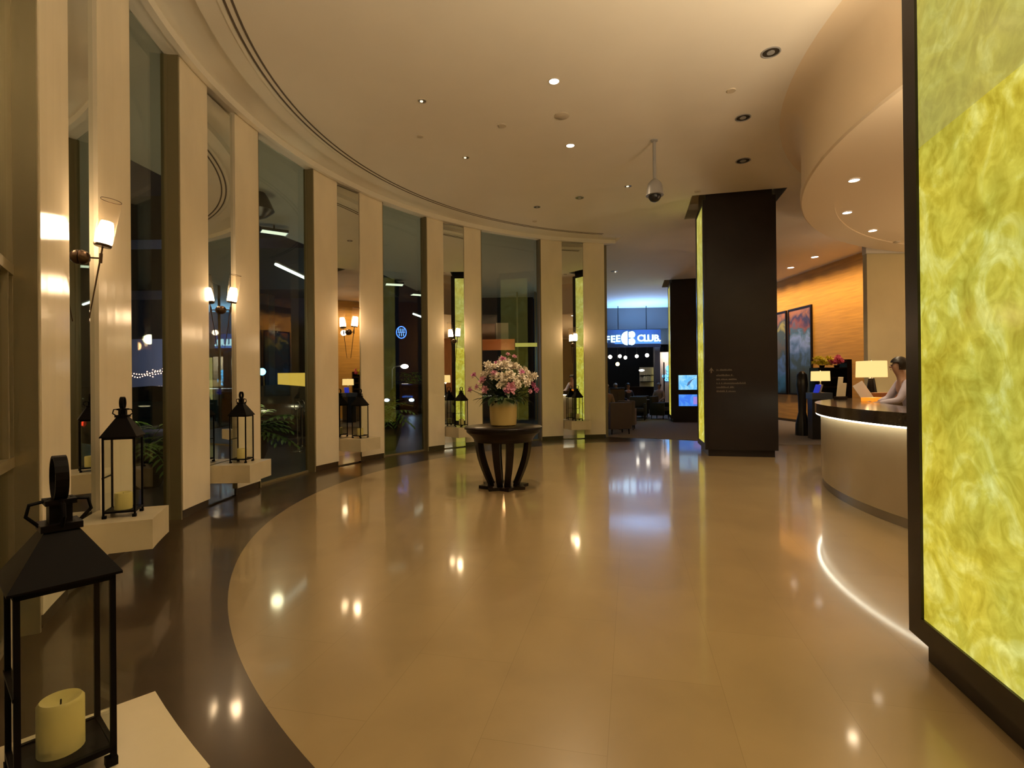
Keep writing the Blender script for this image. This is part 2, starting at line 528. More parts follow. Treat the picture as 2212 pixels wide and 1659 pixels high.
order = sorted(PIER)
ws = [(PIER[i][3], PIER[i + 1][0]) for i in order[:-1]]
for n, (a, c) in enumerate(ws):
    w = empty('window_%d' % (n + 1)); tag(w, kind='structure')
    A, B = pol(a, RW + .15), pol(c, RW + .15)
    t = (B - A).normalized(); nn = Vector((t.y, -t.x, 0))
    q = [A + nn * .005, B + nn * .005, B - nn * .005, A - nn * .005]
    MB().prism([(p.x, p.y) for p in q], .0, ZC).build('pane', M['glass'], w)
    fr = MB()
    for P, d in ((A, t), (B, -t)):
        q = [P + nn * .03, P + d * .035 + nn * .03, P + d * .035 - nn * .03, P - nn * .03]
        fr.prism([(p.x, p.y) for p in q], 0, ZC)
    q = [A + nn * .02, B + nn * .02, B - nn * .02, A - nn * .02]
    fr.prism([(p.x, p.y) for p in q], 0, .03)
    if n == 0:
        for z in (1.0, 2.09):
            q = [A + nn * .035, B + nn * .035, B - nn * .035, A - nn * .035]
            fr.prism([(p.x, p.y) for p in q], z - .03, z + .03)
        A2 = B - t * .16
        q = [A2 + nn * .03, A2 + t * .03 + nn * .03, A2 + t * .03 - nn * .03, A2 - nn * .03]
        fr.prism([(p.x, p.y) for p in q], 1.0, 2.09)
    fr.arc(c - .20, c - .01, RW + .008, RW + .15, 0, ZC, 1).arc(a + .01, a + .20, RW + .008, RW + .15, 0, ZC, 1)  # dark olive strips covering the pier sides
    fr.build('frame', M['olive'] if n else M['satin'], w)

# other enclosing walls
M['warmwall'] = mat('warm_wall', (.62, .53, .30), .45, noise=.05, nscale=2)
M['walnut'] = mat('wood_panelling', (.42, .17, .045), .35, noise=.25, nscale=3, stretch=(4, 4, .3))


def wall(name, pts, z0, z1, m_, th=.12, out=1):
    b = MB()
    for A, B in zip(pts, pts[1:]):
        A = Vector((A[0], A[1], 0)); B = Vector((B[0], B[1], 0))
        t = (B - A).normalized(); n = Vector((t.y, -t.x, 0)) * th * out
        b.prism([(A.x, A.y), (B.x, B.y), (B.x + n.x, B.y + n.y), (A.x + n.x, A.y + n.y)], z0, z1)
    o = b.build(name, m_); o['kind'] = 'structure'
    return o


e0 = pol(-54, RW + .02)
wall('wall_entrance', [(e0.x, e0.y), (-1.7, -1.2), (-1.7, -6.5)], 0, ZC, M['stone'], out=1)
wall('wall_back', [(-1.7, -6.5), (16, -6.5)], 0, ZC, M['warmwall'])
wall('wall_right', [(16, -6.5), (16, 10.2)], 0, ZC, M['walnut'])
gw = empty('window_6'); tag(gw, kind='structure')
tt = (CAFE_B - CAFE_A).normalized(); nn = Vector((tt.y, -tt.x, 0)) * .005
MB().prism([((CAFE_A + nn).x, (CAFE_A + nn).y), ((CAFE_B + nn).x, (CAFE_B + nn).y), ((CAFE_B - nn).x, (CAFE_B - nn).y), ((CAFE_A - nn).x, (CAFE_A - nn).y)], 0, ZC).build('pane', M['glass'], gw)
fr = MB()
for i in range(6):
    P = CAFE_A.lerp(CAFE_B, (i + .0) / 5)
    fr.box(P.x - .03, P.x + .03, P.y - .03, P.y + .03, 0, ZC)
fr.build('frame', M['frame'], gw)

# ------------------------------------------------------------------ lit stone columns
def lit_column(o, label):
    root = empty('lit_stone_column', o, -DA)
    tag(root, label, 'column', 'dark square columns with backlit stone sides', 'thing')
    W, D, Z = CW, CD, ZC
    MB().box(.05, W - .05, .05, D - .05, 0, .14).build('plinth', M['darkpanel'], root)
    MB().box(.03, W, .0, D, .127, Z - .10).build('core', M['darkpanel'], root)
    MB().box(.05, W - .05, .05, D - .05, Z - .10, Z + .31).build('neck', M['darkpanel'], root)
    fr = MB()
    fr.box(-.012, .04, 0, .12, .127, Z - .10).box(-.012, .04, D - .12, D, .127, Z - .10)
    fr.box(-.012, .04, .12, D - .12, .127, .235).box(-.012, .04, .12, D - .12, Z - .17, Z - .10)
    fr.build('frame', M['darkpanel'], root)
    MB().box(0, .028, .12, D - .12, .235, 2.553).build('onyx_panel', M['onyx'], root)
    MB().box(0, .028, .12, D - .12, 2.557, Z - .17).build('onyx_panel', M['onyx'], root)
    return root


c_mid = lit_column(COLS[0], 'tall dark column with lettering, standing by the pale floor edge')
c_near = lit_column(COLS[1], 'column with huge glowing yellow onyx panel filling the picture edge')
c_far = lit_column(COLS[2], 'distant dark column carrying two blue lit screens')
M['letter'] = mat('dull_gold_letter', (.10, .075, .055), .5)
# directions painted on the middle column
ar = MB()
ar.prism([(-.012, -.05), (.012, -.05), (.012, .0), (.05, -.02), (0, .055), (-.05, -.02), (-.012, .0)], 0, .004)
arr = ar.build('arrow', M['letter'], c_mid)
arr.location = (.11, -.001, 1.62); arr.rotation_euler = (PI / 2, 0, 0)

rr_ = random.Random(3)
for i, (wid) in enumerate((.26, .30, .34, .50, .30, .33)):       # worn lines of print, too faint to read
    lt_ = MB()
    x = 0; up_ = []; 
    while x < wid:
        w_ = rr_.uniform(.010, .020); h_ = rr_.uniform(.022, .036)
        up_ += [(x, h_), (x + w_, h_), (x + w_, .006), (x + w_ + .007, .006)]
        x += w_ + .007
        if rr_.random() < .12: up_ += [(x + .02, .006)]; x += .02
    lt_.prism([(0, 0)] + [(px_ + .0001 * k_i, pz_) for k_i, (px_, pz_) in enumerate(up_)] + [(up_[-1][0] + .01, 0)], 0, .002)
    lt_o = lt_.build('text_line', M['letter'], c_mid)
    lt_o.location = (.20, -.001, 1.61 - .075 * i - (.025 if i else 0)); lt_o.rotation_euler = (PI / 2, 0, 0)

# ------------------------------------------------------------------ sconces
def make_sconce():
    r = empty('torch_sconce')
    # local y = out from the mirror, z = up, origin on the mirror at ball height
    MB().lathe([(0, 0), (.05, 0), (.052, .012), (.045, .035), (.03, .052), (.0, .06)], 20, RX(-PI / 2)).build('wall_mount', M['brass'], r, True)
    MB().tube([(0, .05, 0), (0, .118, 0)], .006).tube([(0, .118, -.035), (0, .122, .035)], .011, 8).build('arm', M['brass'], r, True)
    t = math.radians(9)                     # lean of the torch away from the wall
    mt_ = T(0, .118, 0) @ RX(-t)
    MB().tube([mt_ @ Vector((0, 0, -.47)), mt_ @ Vector((0, 0, .09))], [.004, .0065], 8).build('rod', M['brass'], r, True)
    MB().lathe([(0, .085), (.05, .085), (.056, .095), (.056, .105), (0, .105)], 20, mt_).build('base_dish', M['brass'], r, True)
    MB().lathe([(.0, .107), (.050, .107), (.054, .13), (.050, .20), (.040, .262), (.036, .272), (0, .272)], 16, mt_).build('diffuser', M['flame'], r, 'all')
    MB().lathe([(.056, .107), (.064, .43)], 24, mt_).build('lamp_glass', M['shade_clear'], r, 'all')
    MB().lathe([(.0635, .429), (.065, .429), (.065, .433), (.062, .433), (.062, .429), (.0635, .429)], 24, mt_).build('rim', M['brass'], r, 'all')
    return r


proto = make_sconce()
SCW = {1: 'nearest and largest, above the lantern by the first window', 2: 'over the second pier, its reflection beside a mirrored sign', 3: 'over the third pier with mirrored rods below',
       4: 'on the pier behind the flower arrangement', 5: 'on the last pier beside the cafe opening'}
first = True
for k in (1, 2, 3, 4, 5):
    o = proto if first else copy_tree(proto); first = False
    a, g0, g1, c = PIER[k]
    g = (g0 + g1) / 2
    P, Q = pol(g0, RW + .03), pol(g1, RW + .03)
    mid = (P + Q) / 2
    inw = (Vector((CX, CY, 0)) - mid).normalized()
    mid = mid + inw * .004
    o.location = (mid.x, mid.y, 2.354)
    o.rotation_euler = (0, 0, polrot(g))
    tag(o, 'glass torch sconce on a mirror, ' + SCW[k], 'wall lamp', 'torch sconces along the colonnade')

# ------------------------------------------------------------------ lanterns
def make_lantern(w=.20, zb=.035, ze=.575, zr=.725, zn=.78, zt=.87, ring_r=.042, cw=.055, ch=.12):
    r = empty('candle_lantern')
    h = w / 2
    f = MB()
    for sx in (-1, 1):
        for sy in (-1, 1):
            f.box(sx * h - (.012 if sx > 0 else 0), sx * h + (.012 if sx < 0 else 0), sy * h - (.012 if sy > 0 else 0), sy * h + (.012 if sy < 0 else 0), 0, ze)
            f.box(sx * h - .02 * (sx > 0) - .002, sx * h + .02 * (sx < 0) + .002, sy * h - .02 * (sy > 0) - .002, sy * h + .02 * (sy < 0) + .002, 0, .02)
    for z in (zb, ze - .014):
        for s2 in (-1, 1):
            f.box(-h, h, s2 * (h - .005) - .005, s2 * (h - .005) + .005, z, z + .014)
            f.box(s2 * (h - .005) - .005, s2 * (h - .005) + .005, -h, h, z, z + .014)
    f.box(-h, h, -h - .002, -h + .008, zb + (ze - zb) * .46, zb + (ze - zb) * .46 + .008)
    f.build('frame', M['iron'], r)
    MB().box(-h + .002, h - .002, -h + .002, h - .002, zb + .002, zb + .010).build('floor_plate', M['iron'], r)
    g = MB()
    for s2 in (-1, 1):
        y = s2 * (h - .006)
        g.quad((-h + .01, y, zb + .012), (h - .01, y, zb + .012), (h - .01, y, ze - .012), (-h + .01, y, ze - .012))
        g.quad((y, -h + .01, zb + .012), (y, h - .01, zb + .012), (y, h - .01, ze - .012), (y, -h + .01, ze - .012))
    g.build('glass_panes', M['thin_glass'], r)
    # pyramid roof
    e = h + .012; n = .028
    rf = MB(); bm = rf.bm
    lo = [bm.verts.new((x, y, ze)) for x, y in ((-e, -e), (e, -e), (e, e), (-e, e))]
    md = [bm.verts.new((x, y, ze + .006)) for x, y in ((-e, -e), (e, -e), (e, e), (-e, e))]
    hi = [bm.verts.new((x, y, zr)) for x, y in ((-n, -n), (n, -n), (n, n), (-n, n))]
    bm.faces.new(lo[::-1]); bm.faces.new(hi)
    for A, B in ((lo, md), (md, hi)):
        for i in range(4):
            bm.faces.new((A[i], A[(i + 1) % 4], B[(i + 1) % 4], B[i]))
    rf.build('roof', M['iron'], r)
    cp = MB().box(-n - .012, n + .012, -n - .012, n + .012, zr - .008, zr + .008).box(-.022, .022, -.022, .022, zr, zn - .008).box(-.03, .03, -.03, .03, zn - .012, zn)
    for s2 in (-1, 1):
        cp.tube([(s2 * .036, 0, zr), (s2 * .062, 0, zn - .035), (s2 * .056, 0, zn - .008), (s2 * .02, 0, zn - .002)], .0045, 6)
        cp.tube([(0, s2 * .036, zr), (0, s2 * .062, zn - .035), (0, s2 * .056, zn - .008), (0, s2 * .02, zn - .002)], .0045, 6)
    cp.build('chimney_cap', M['iron'], r)
    rr = (zt - zn) / 2
    ring = MB()
    N_ = 20
    for i in range(N_):
        a, b = 2 * PI * i / N_, 2 * PI * (i + 1) / N_
        pts = []
        for ang in (a, b):
            for rad in (rr, rr - .006):
                pts.append((rad * math.cos(ang) * .85, rad * math.sin(ang) + zn + rr - .004))
        vs = [[ring.bm.verts.new((x, y, z)) for (x, z) in (pts[0], pts[2], pts[3], pts[1])] for y in (-.013, .013)]
        for q in range(4):
            ring.bm.faces.new((vs[0][q], vs[0][(q + 1) % 4], vs[1][(q + 1) % 4], vs[1][q]))
        ring.bm.faces.new(vs[0]); ring.bm.faces.new(vs[1][::-1])
    ring.build('ring_handle', M['iron'], r)
    cd = MB().lathe([(0, 0), (cw, 0), (cw, ch - .008), (cw - .006, ch), (cw * .7, ch - .004), (cw * .35, ch - .014), (0, ch - .016)], 24, T(0, 0, zb + .011)).build('candle', M['candle'], r, True)
    MB().tube([(0, 0, zb + ch - .008), (.002, 0, zb + ch + .008)], .0018, 6).build('wick', M['wick'], cd)
    return r


LW = {0: 'big black candle lantern close up with thick yellow candle in it', 1: 'black candle lantern on the shelf beneath the largest sconce', 2: 'black candle lantern on second shelf, beside leafy plant outside',
      3: 'black candle lantern on third shelf, mirrored beside a table lamp', 4: 'black candle lantern on the shelf next to the flower table', 5: 'black candle lantern on the last shelf by the cafe opening'}
lp = make_lantern()
L0 = make_lantern(w=.187, ze=.475, zr=.60, zn=.665, zt=.775, cw=.047, ch=.125)
for k in range(6):
    o = L0 if k == 0 else (lp if k == 1 else copy_tree(lp))
    a, g0, g1, c = PIER[k]
    if k == 0:
        P = Vector((-1.125, 1.30, 0))
        rz = polrot(-47.7) + .02
    else:
        P = pol((g0 + g1) / 2, 6.83)
        rz = polrot((g0 + g1) / 2) + (0, 0, .03, -.03, .05, .04)[k]
    o.location = (P.x, P.y, .4805)
    o.rotation_euler = (0, 0, rz)
    tag(o, LW[k], 'lantern', 'candle lanterns on the stone shelves')

# ------------------------------------------------------------------ entry table and flowers
TX, TY, TZ = -.125, 7.16, .833
tb = empty('round_table', (TX, TY, 0))
tag(tb, 'round dark wood table with curved slat legs carrying potted flowers', 'table')
MB().lathe([(0, TZ), (.52, TZ), (.53, TZ - .008), (.53, TZ - .03), (.515, TZ - .035), (0, TZ - .035)], 64).build('table_top', M['darkwood'], tb, True)
MB().lathe([(.505, TZ - .035), (.50, TZ - .075), (.435, TZ - .13), (.405, TZ - .17), (.40, TZ - .20), (.37, TZ - .20), (.37, TZ - .035)], 64).build('apron', M['darkwood'], tb, True)
base = []
for i in range(16):
    rr = .345 if i % 2 == 0 else .26
    base.append((rr * math.cos(2 * PI * (i + .5) / 16), rr * math.sin(2 * PI * (i + .5) / 16)))
MB().prism(base, 0, .04).build('base_plate', M['darkwood'], tb)
for ang in (-90 - 14, -90 + 14, -90 - 63, -90 + 63, 90 - 14, 90 + 14, 90 - 63, 90 + 63):
    b = MB()
    prev = None
    for i in range(13):
        u = i / 12
        z = .04 + u * (TZ - .20 - .02)
        ro = .215 + .185 * math.sin(u * PI / 2) ** 1.0      # outer edge bows outward
        hw = .036 + .016 * u
        ri = ro - .055
        ring = [b.bm.verts.new((x, y, z)) for x, y in ((ri, -hw), (ro, -hw), (ro, hw), (ri, hw))]
        if prev:
            for q in range(4): b.bm.faces.new((prev[q], prev[(q + 1) % 4], ring[(q + 1) % 4], ring[q]))
        else: b.bm.faces.new(ring[::-1])
        prev = ring
    b.bm.faces.new(prev)
    lg = b.build('leg', M['darkwood'], tb)
    lg.rotation_euler = (0, 0, math.radians(ang))


def pot_material():
    mt, nt, N, L, b = newmat('two_tone_glaze')
    tc = N.new('ShaderNodeTexCoord'); sp = N.new('ShaderNodeSeparateXYZ'); L.new(tc.outputs['Object'], sp.inputs[0])
    r = N.new('ShaderNodeValToRGB'); r.color_ramp.elements[0].position = .24; r.color_ramp.elements[1].position = .34
    r.color_ramp.elements[0].color = (.62, .47, .17, 1); r.color_ramp.elements[1].color = (.36, .52, .33, 1)
    L.new(sp.outputs['Z'], r.inputs['Fac']); L.new(r.outputs['Color'], b.inputs['Base Color'])
    b.inputs['Roughness'].default_value = .25
    return mt


def leaf(bm, base, direction, length, width, droop, nseg=5, fold=.2):
    d = Vector(direction).normalized()
    side = d.cross(Vector((0, 0, 1)))
    if side.length < .1: side = Vector((1, 0, 0))
    side.normalize()
    p = Vector(base); prev = None
    for i in range(nseg + 1):
        u = i / nseg
        w = width * math.sin(PI * min(1, (.08 + u * .92))) ** .8 * .5
        a = bm.verts.new(p - side * w + Vector((0, 0, w * fold))); c = bm.verts.new(p); e = bm.verts.new(p + side * w + Vector((0, 0, w * fold)))
        if prev:
            bm.faces.new((prev[0], prev[1], c, a)); bm.faces.new((prev[1], prev[2], e, c))
        prev = (a, c, e)
        d = (d + Vector((0, 0, -droop / nseg))).normalized()
        p = p + d * (length / nseg)


def bloom(bm, c, r, n=26, up=(0, 0, 1), layers=3, ruffle=.5):
    """ruffled many petalled flower head"""
    q = Vector(up).normalized().to_track_quat('Z', 'Y').to_matrix()
    for l in range(layers):
        k = n // layers
        el = .15 + l * .42
        for i in range(k):
            a = 2 * PI * (i + .5 * l) / k + rnd.uniform(-.15, .15)
            d = q @ Vector((math.cos(a) * math.cos(el), math.sin(a) * math.cos(el), math.sin(el)))
            s_ = q @ Vector((-math.sin(a), math.cos(a), 0))
            L_ = r * (1 - .12 * l) * rnd.uniform(.85, 1.1)
            w = r * .42
            b0 = Vector(c) + d * r * .12
            m1 = Vector(c) + d * L_ * .65 + (q @ Vector((0, 0, 1))) * r * ruffle * rnd.uniform(0, .35)
            t1 = Vector(c) + d * L_ + (q @ Vector((0, 0, 1))) * r * ruffle * rnd.uniform(-.1, .5)
            v = [bm.verts.new(x) for x in (b0, m1 - s_ * w * .5, t1 - s_ * w * .3, t1 + s_ * w * .3, m1 + s_ * w * .5)]
            bm.faces.new(v)
    res = bmesh.ops.create_icosphere(bm, subdivisions=1, radius=r * .3)
    for v in res['verts']: v.co += Vector(c)


M['leafg'] = mat('dark_leaf', (.028, .06, .018), .45, noise=.35, nscale=9)
M['petalw'] = mat('cream_petal', (.82, .74, .62), .6)
M['petalp'] = mat('magenta_petal', (.55, .16, .34), .6)
M['petall'] = mat('pink_petal', (.70, .33, .45), .6)
PX_, PYo = TX, TY + .12
pf = empty('potted_flowers', (PX_, PYo, TZ + .001))
tag(pf, 'large white and magenta flower arrangement in green and yellow pot', 'flowers')
MB().lathe([(0, 0), (.165, 0), (.178, .01), (.188, .12), (.195, .385), (.187, .385), (.178, .33), (0, .33)], 48).build('pot', pot_material(), pf, True)
MB().lathe([(0, .345), (.15, .342), (.178, .335)], 24).build('soil', mat('soil', (.02, .014, .01), .9), pf)
fo = MB()
for i in range(300):
    a = rnd.uniform(0, 2 * PI); el = rnd.uniform(-.25, 1.2)
    d = (math.cos(a) * math.cos(el), math.sin(a) * math.cos(el), math.sin(el))
    r0 = rnd.uniform(.05, .30)
    b0 = (d[0] * r0, d[1] * r0, .36 + abs(d[2]) * r0 * .8)
    leaf(fo.bm, b0, d, rnd.uniform(.10, .22), rnd.uniform(.035, .07), rnd.uniform(.3, 1.2))
fo.build('foliage', M['leafg'], pf)
stm = MB()
FL = [  # px, py, depth offset, radius px, colour
    (1085, 797, -.05, 19, 'w'), (1064, 802, -.14, 15, 'w'), (1050, 812, -.05, 13, 'w'), (1103, 792, .02, 16, 'w'), (1073, 815, -.2, 15, 'w'), (1094, 813, -.24, 17, 'w'),
    (1118, 818, -.18, 14, 'w'), (1133, 806, -.02, 15, 'w'), (1145, 819, -.06, 15, 'w'), (1138, 829, -.15, 14, 'w'), (1115, 830, -.25, 12, 'w'), (1085, 832, -.27, 11, 'w'), (1082, 785, .15, 15, 'w'), (1120, 802, .15, 14, 'w'),
    (1058, 793, .12, 13, 'w'), (1044, 822, -.1, 10, 'l'),
    (1097, 767, .0, 6, 'l'), (1111, 772, -.02, 6, 'l'), (1086, 778, -.05, 9, 'p'), (1072, 788, -.12, 7, 'p'), (1026, 811, 0, 8, 'p'), (1018, 842, -.02, 8, 'p'), (1032, 836, -.05, 7, 'l'), (1050, 842, -.2, 9, 'l'),
    (1103, 838, -.28, 13, 'l'), (1095, 843, -.28, 9, 'p'), (1126, 805, -.2, 7, 'p'), (1150, 832, -.08, 8, 'p'), (1156, 842, -.08, 8, 'p'), (1144, 845, -.15, 6, 'l'), (1068, 806, -.22, 7, 'l')]
for px, py, dz, rp_, cc in FL:
    P = aty(px, py, PYo + dz) - Vector((PX_, PYo, TZ + .001))
    r_ = rp_ * 7.2 / FPX * 1.12
    b = MB()
    up = (P - Vector((0, 0, .45))) + Vector((0, -.15, 0))
    if cc == 'w':
        for _ in range(5):
            q_ = Vector((rnd.uniform(-1, 1), rnd.uniform(-1, 1), rnd.uniform(-.6, 1))) * r_ * .5
            bloom(b.bm, P + q_, r_ * .62, 26, up + q_ * 3, 4, .7)
    else:
        bloom(b.bm, P, r_, 20, up, 3, .6)
    b.build('flower', M[{'w': 'petalw', 'p': 'petalp', 'l': 'petall'}[cc]], pf, recalc=False)
    stm.tube([(P.x * .25, P.y * .25, .34), (P.x * .7, P.y * .7, .34 + (P.z - .34) * .6), tuple(P)], .004, 5)
stm.build('stems', M['leafg'], pf)

# ------------------------------------------------------------------ ceiling fittings
def ring_down(px, py, r, kind, label, z=ZC, name='downlight'):
    P = atz(px, py, z)
    o = empty(name, (P.x, P.y, z))
    tag(o, label, 'ceiling light', 'recessed ceiling downlights')
    MB().lathe([(r, .0), (r, -.006), (r * .86, -.008), (r * .84, -.001), (r * .84, 0), (r, 0)], 28).build('trim_ring', M['flush'] if kind != 'off' else M['grey'], o, True)
    if kind == 'lit':
        MB().lathe([(0, -.004), (r * .83, -.004), (r * .83, -.001), (0, -.001)], 24).build('lamp', M['lit_lamp'], o)
    elif kind == 'dim':
        MB().lathe([(0, -.003), (r * .83, -.003), (r * .83, -.001), (0, -.001)], 24).build('reflector', M['off_lamp'], o)
        MB().lathe([(0, -.010), (r * .33, -.010), (r * .33, -.003), (0, -.003)], 16, T(-r * .15, 0, 0)).build('lamp', M['dim_lamp'], o)
    else:
        MB().lathe([(0, -.003), (r * .83, -.003), (r * .83, -.001), (0, -.001)], 24).build('reflector', M['off_lamp'], o)
        MB().lathe([(0, -.008), (r * .4, -.008), (r * .4, -.003), (0, -.003)], 16).build('lamp', M['grey'], o)
    return o


ring_down(1197, 175, .068, 'lit', 'brightly lit white downlight, upper one of the lit pair on hall ceiling')
ring_down(1232, 314, .068, 'lit', 'brightly lit white downlight, lower one of the lit pair on hall ceiling')
ring_down(912, 218, .058, 'dim', 'small glinting downlight left of the upper bright downlight')
ring_down(1006, 340, .058, 'dim', 'small glinting downlight between the curved slot and the lit downlights')
ring_down(1357, 402, .07, 'dim', 'small glinting downlight just left of the hanging camera')
ring_down(1160, 447, .07, 'off', 'small unlit downlight nearest the far end of the slot')
ring_down(1252, 427, .085, 'off', 'dark unlit downlight midway between slot end and hanging camera')
ring_down(1665, 113, .10, 'off', 'largest dark round downlight high on the ceiling near reception')
ring_down(1605, 254, .10, 'off', 'dark round downlight, middle of the three dark ones near reception')
ring_down(1605, 347, .115, 'off', 'dark round downlight, lowest of the three dark ones near reception')
ring_down(1760, 555, .11, 'lit', 'lit downlight washing the orange wall, nearer reception')
ring_down(1708, 578, .11, 'lit', 'lit downlight washing the orange wall, nearer the dark column')
for px, py, r, lb, nm in ((1214, 250, .10, 'large faint round cover between the two lit downlights', 'speaker_cover'), (1085, 271, .06, 'small brownish round sprinkler cover on hall ceiling', 'sprinkler_cover'),
                          (908, 294, .045, 'tiny flush round cover below the leftmost glinting downlight', 'sprinkler_cover'), (1580, 195, .055, 'small pinkish flush cover between dark downlights', 'sprinkler_cover'),
                          (1155, 478, .05, 'tiny flush cover beside the end of the ceiling slot', 'sprinkler_cover'), (1507, 413, .06, 'tiny flush cover just in front of the dark column', 'sprinkler_cover')):
    P = atz(px, py, ZC)
    o = MB().lathe([(0, -.012), (r * .9, -.012), (r, -.004), (r, 0), (0, 0)], 24).build(nm, M['flush'], None, True)
    o.location = (P.x, P.y, ZC)
    tag(o, lb, 'ceiling cover')
P = atz(1327, 586, ZC)
o = empty('ceiling_speaker', (P.x, P.y, ZC)); tag(o, 'round speaker with small white glint on the cafe side ceiling', 'speaker')
MB().lathe([(0, -.01), (.1, -.01), (.12, 0), (0, 0)], 24).build('grille', M['grey'], o, True)
MB().ball((.03, -.02, -.02), .025, 8, 6).build('glint_lamp', M['dim_lamp'], o)

# hanging dome camera
P = atz(1413, 303, ZC)
sc_ = P.y / FPX
o = empty('security_camera', (P.x, P.y, ZC)); tag(o, 'grey dome security camera hanging from ceiling on short pole', 'camera')
MB().lathe([(0, 0), (.05, 0), (.05, -.015), (.02, -.03), (0, -.03)], 20).build('ceiling_mount', M['grey'], o, True)
zl = 85 * sc_
MB().tube([(0, 0, -.01), (0, 0, -zl)], .024, 12).build('pole', M['grey'], o, True)
h0 = -zl
MB().lathe([(.024, h0 + .01), (.05, h0 - .01), (.095, h0 - .06), (.11, h0 - .12), (.122, h0 - .20), (.128, h0 - .235), (.10, h0 - .235), (0, h0 - .22)], 28).build('housing', M['grey'], o, True)
MB().lathe([(.088, h0 - .235), (.085, h0 - .275), (.06, h0 - .31), (.03, h0 - .325), (0, h0 - .33)], 24).build('dome', M['black'], o, True)

# ------------------------------------------------------------------ reception
QX, QY = 8.22, 5.10                                  # centre of the round desk
M['deskstone'] = mat('desk_onyx_front', (.35, .28, .18), .25, noise=.05, nscale=3)
M['desktop'] = mat('desk_top_granite', (.03, .021, .013), .14, noise=.3, nscale=30)
M['kick'] = mat('steel_kick', (.35, .33, .30), .25, metal=.9)
M['strip'] = emat('led_strip', (1.0, .95, .74), 11)
dk = empty('reception_desk'); tag(dk, 'curved reception desk with dark top, glowing strip and cream front', 'desk')


def qarc(mb, a0, a1, r0, r1, z0, z1, n=60): return mb.arc(a0, a1, r0, r1, z0, z1, n, QX, QY)


qarc(MB(), -75, 100, 4.36, 4.50, .10, .955).build('front', M['deskstone'], dk, True)
qarc(MB(), -75, 100, 4.33, 4.485, 0, .10).build('kick_plate', M['kick'], dk, True)
qarc(MB(), -75, 100, 3.78, 4.57, .975, 1.106).build('counter_top', M['desktop'], dk, True)
qarc(MB(), -75, 100, 4.53, 4.56, .958, .972).build('light_strip', M['strip'], dk)
qarc(MB(), -75, 100, 3.9, 4.5, .955, .975).build('top_bearer', M['desktop'], dk)
# round lowered ceiling over the desk
k_ = 2.8
SX, SY, SR, SZ = 3.32 * k_, 1.6 * k_, 2.13 * k_, 1.42 + k_ * 1000 / FPX
M['soffit'] = mat('warm_soffit', (.80, .66, .48), .6)
so = MB()
prof = [(0, SZ + .015), (SR - .42, SZ + .015), (SR - .42, SZ + .0), (SR - .02, SZ), (SR, SZ + .02), (SR, SZ + .11), (SR - .015, SZ + .14), (SR - .02, ZC - .35), (SR + .01, ZC - .16), (SR + .09, ZC - .05), (SR + .25, ZC + .002), (SR + .25, ZC + .01)]
so.lathe(prof, 140, T(SX, SY, 0))
o = so.build('ceiling_reception', M['soffit'], None, True); o['kind'] = 'structure'
for i, (px, py, lb) in enumerate(((1845, 389, 'lit downlight under round reception soffit, highest of the three'), (1830, 459, 'lit downlight under round reception soffit, middle of the three'), (1885, 498, 'lit downlight under round reception soffit, lowest of the three'))):
    ring_down(px, py, .07, 'lit', lb, SZ + .012)
P = atz(1937, 522, SZ + .015)
o = MB().lathe([(0, -.02), (.05, -.02), (.06, 0), (0, 0)], 20).build('smoke_detector', M['flush'], None, True); o.location = (P.x, P.y, SZ + .015); tag(o, 'small round smoke detector under the reception soffit', 'smoke detector')

M['orangewall'] = mat('gold_grasscloth', (.62, .33, .07), .55, noise=.14, nscale=7, stretch=(.2, .2, 3))
w0, w1 = Vector((9.42, 21.5, 0)), Vector((9.745, 14.2, 0))
wall('wall_orange', [(w0.x, w0.y), (w1.x, w1.y)], 0, ZC, M['orangewall'], out=-1)
wall('baseboard_orange', [(w0.x - .012, w0.y), (w1.x - .012, w1.y)], 0, .09, M['skirt'], th=.02, out=-1)
wall('wall_reception', [(7.0, 10.30), (16, 10.30)], 0, 3.895, M['warmwall'], out=-1)
wall('wall_reception_upper', [(7.0, 10.32), (16, 10.32)], 3.895, ZC, M['plaster'], out=-1)
wall('wall_side', [(9.745, 14.2), (9.9, 10.42)], 0, ZC, M['orangewall'], out=-1)

# paintings
def painting_material(seed, stops):
    mt, nt, N, L, b = newmat('painted_canvas_%d' % seed)
    tc = N.new('ShaderNodeTexCoord'); mp = N.new('ShaderNodeMapping'); mp.inputs['Location'].default_value = (seed * 3.1, 0, seed * 1.7)
    L.new(tc.outputs['Object'], mp.inputs['Vector'])
    n1 = N.new('ShaderNodeTexNoise'); n1.inputs['Scale'].default_value = 2.2; n1.inputs['Detail'].default_value = 6; n1.inputs['Distortion'].default_value = .5
    L.new(mp.outputs[0], n1.inputs['Vector'])
    sp = N.new('ShaderNodeSeparateXYZ'); L.new(tc.outputs['Object'], sp.inputs[0])
    dv = N.new('ShaderNodeMath'); dv.operation = 'MULTIPLY_ADD'; dv.inputs[1].default_value = 1 / 2.9; dv.inputs[2].default_value = -.32
    L.new(sp.outputs['Z'], dv.inputs[0])
    ad = N.new('ShaderNodeMath'); ad.operation = 'MULTIPLY_ADD'; ad.inputs[1].default_value = .64
    L.new(n1.outputs['Fac'], ad.inputs[0]); L.new(dv.outputs[0], ad.inputs[2])
    r = N.new('ShaderNodeValToRGB'); cr = r.color_ramp
    cr.elements[0].position = stops[0][0]; cr.elements[0].color = (*stops[0][1], 1)
    cr.elements[1].position = stops[-1][0]; cr.elements[1].color = (*stops[-1][1], 1)
    for p, c in stops[1:-1]:
        e = cr.elements.new(p); e.color = (*c, 1)
    L.new(ad.outputs[0], r.inputs['Fac']); L.new(r.outputs['Color'], b.inputs['Base Color'])
    b.inputs['Roughness'].default_value = .35
    return mt


wd = (w1 - w0).normalized()


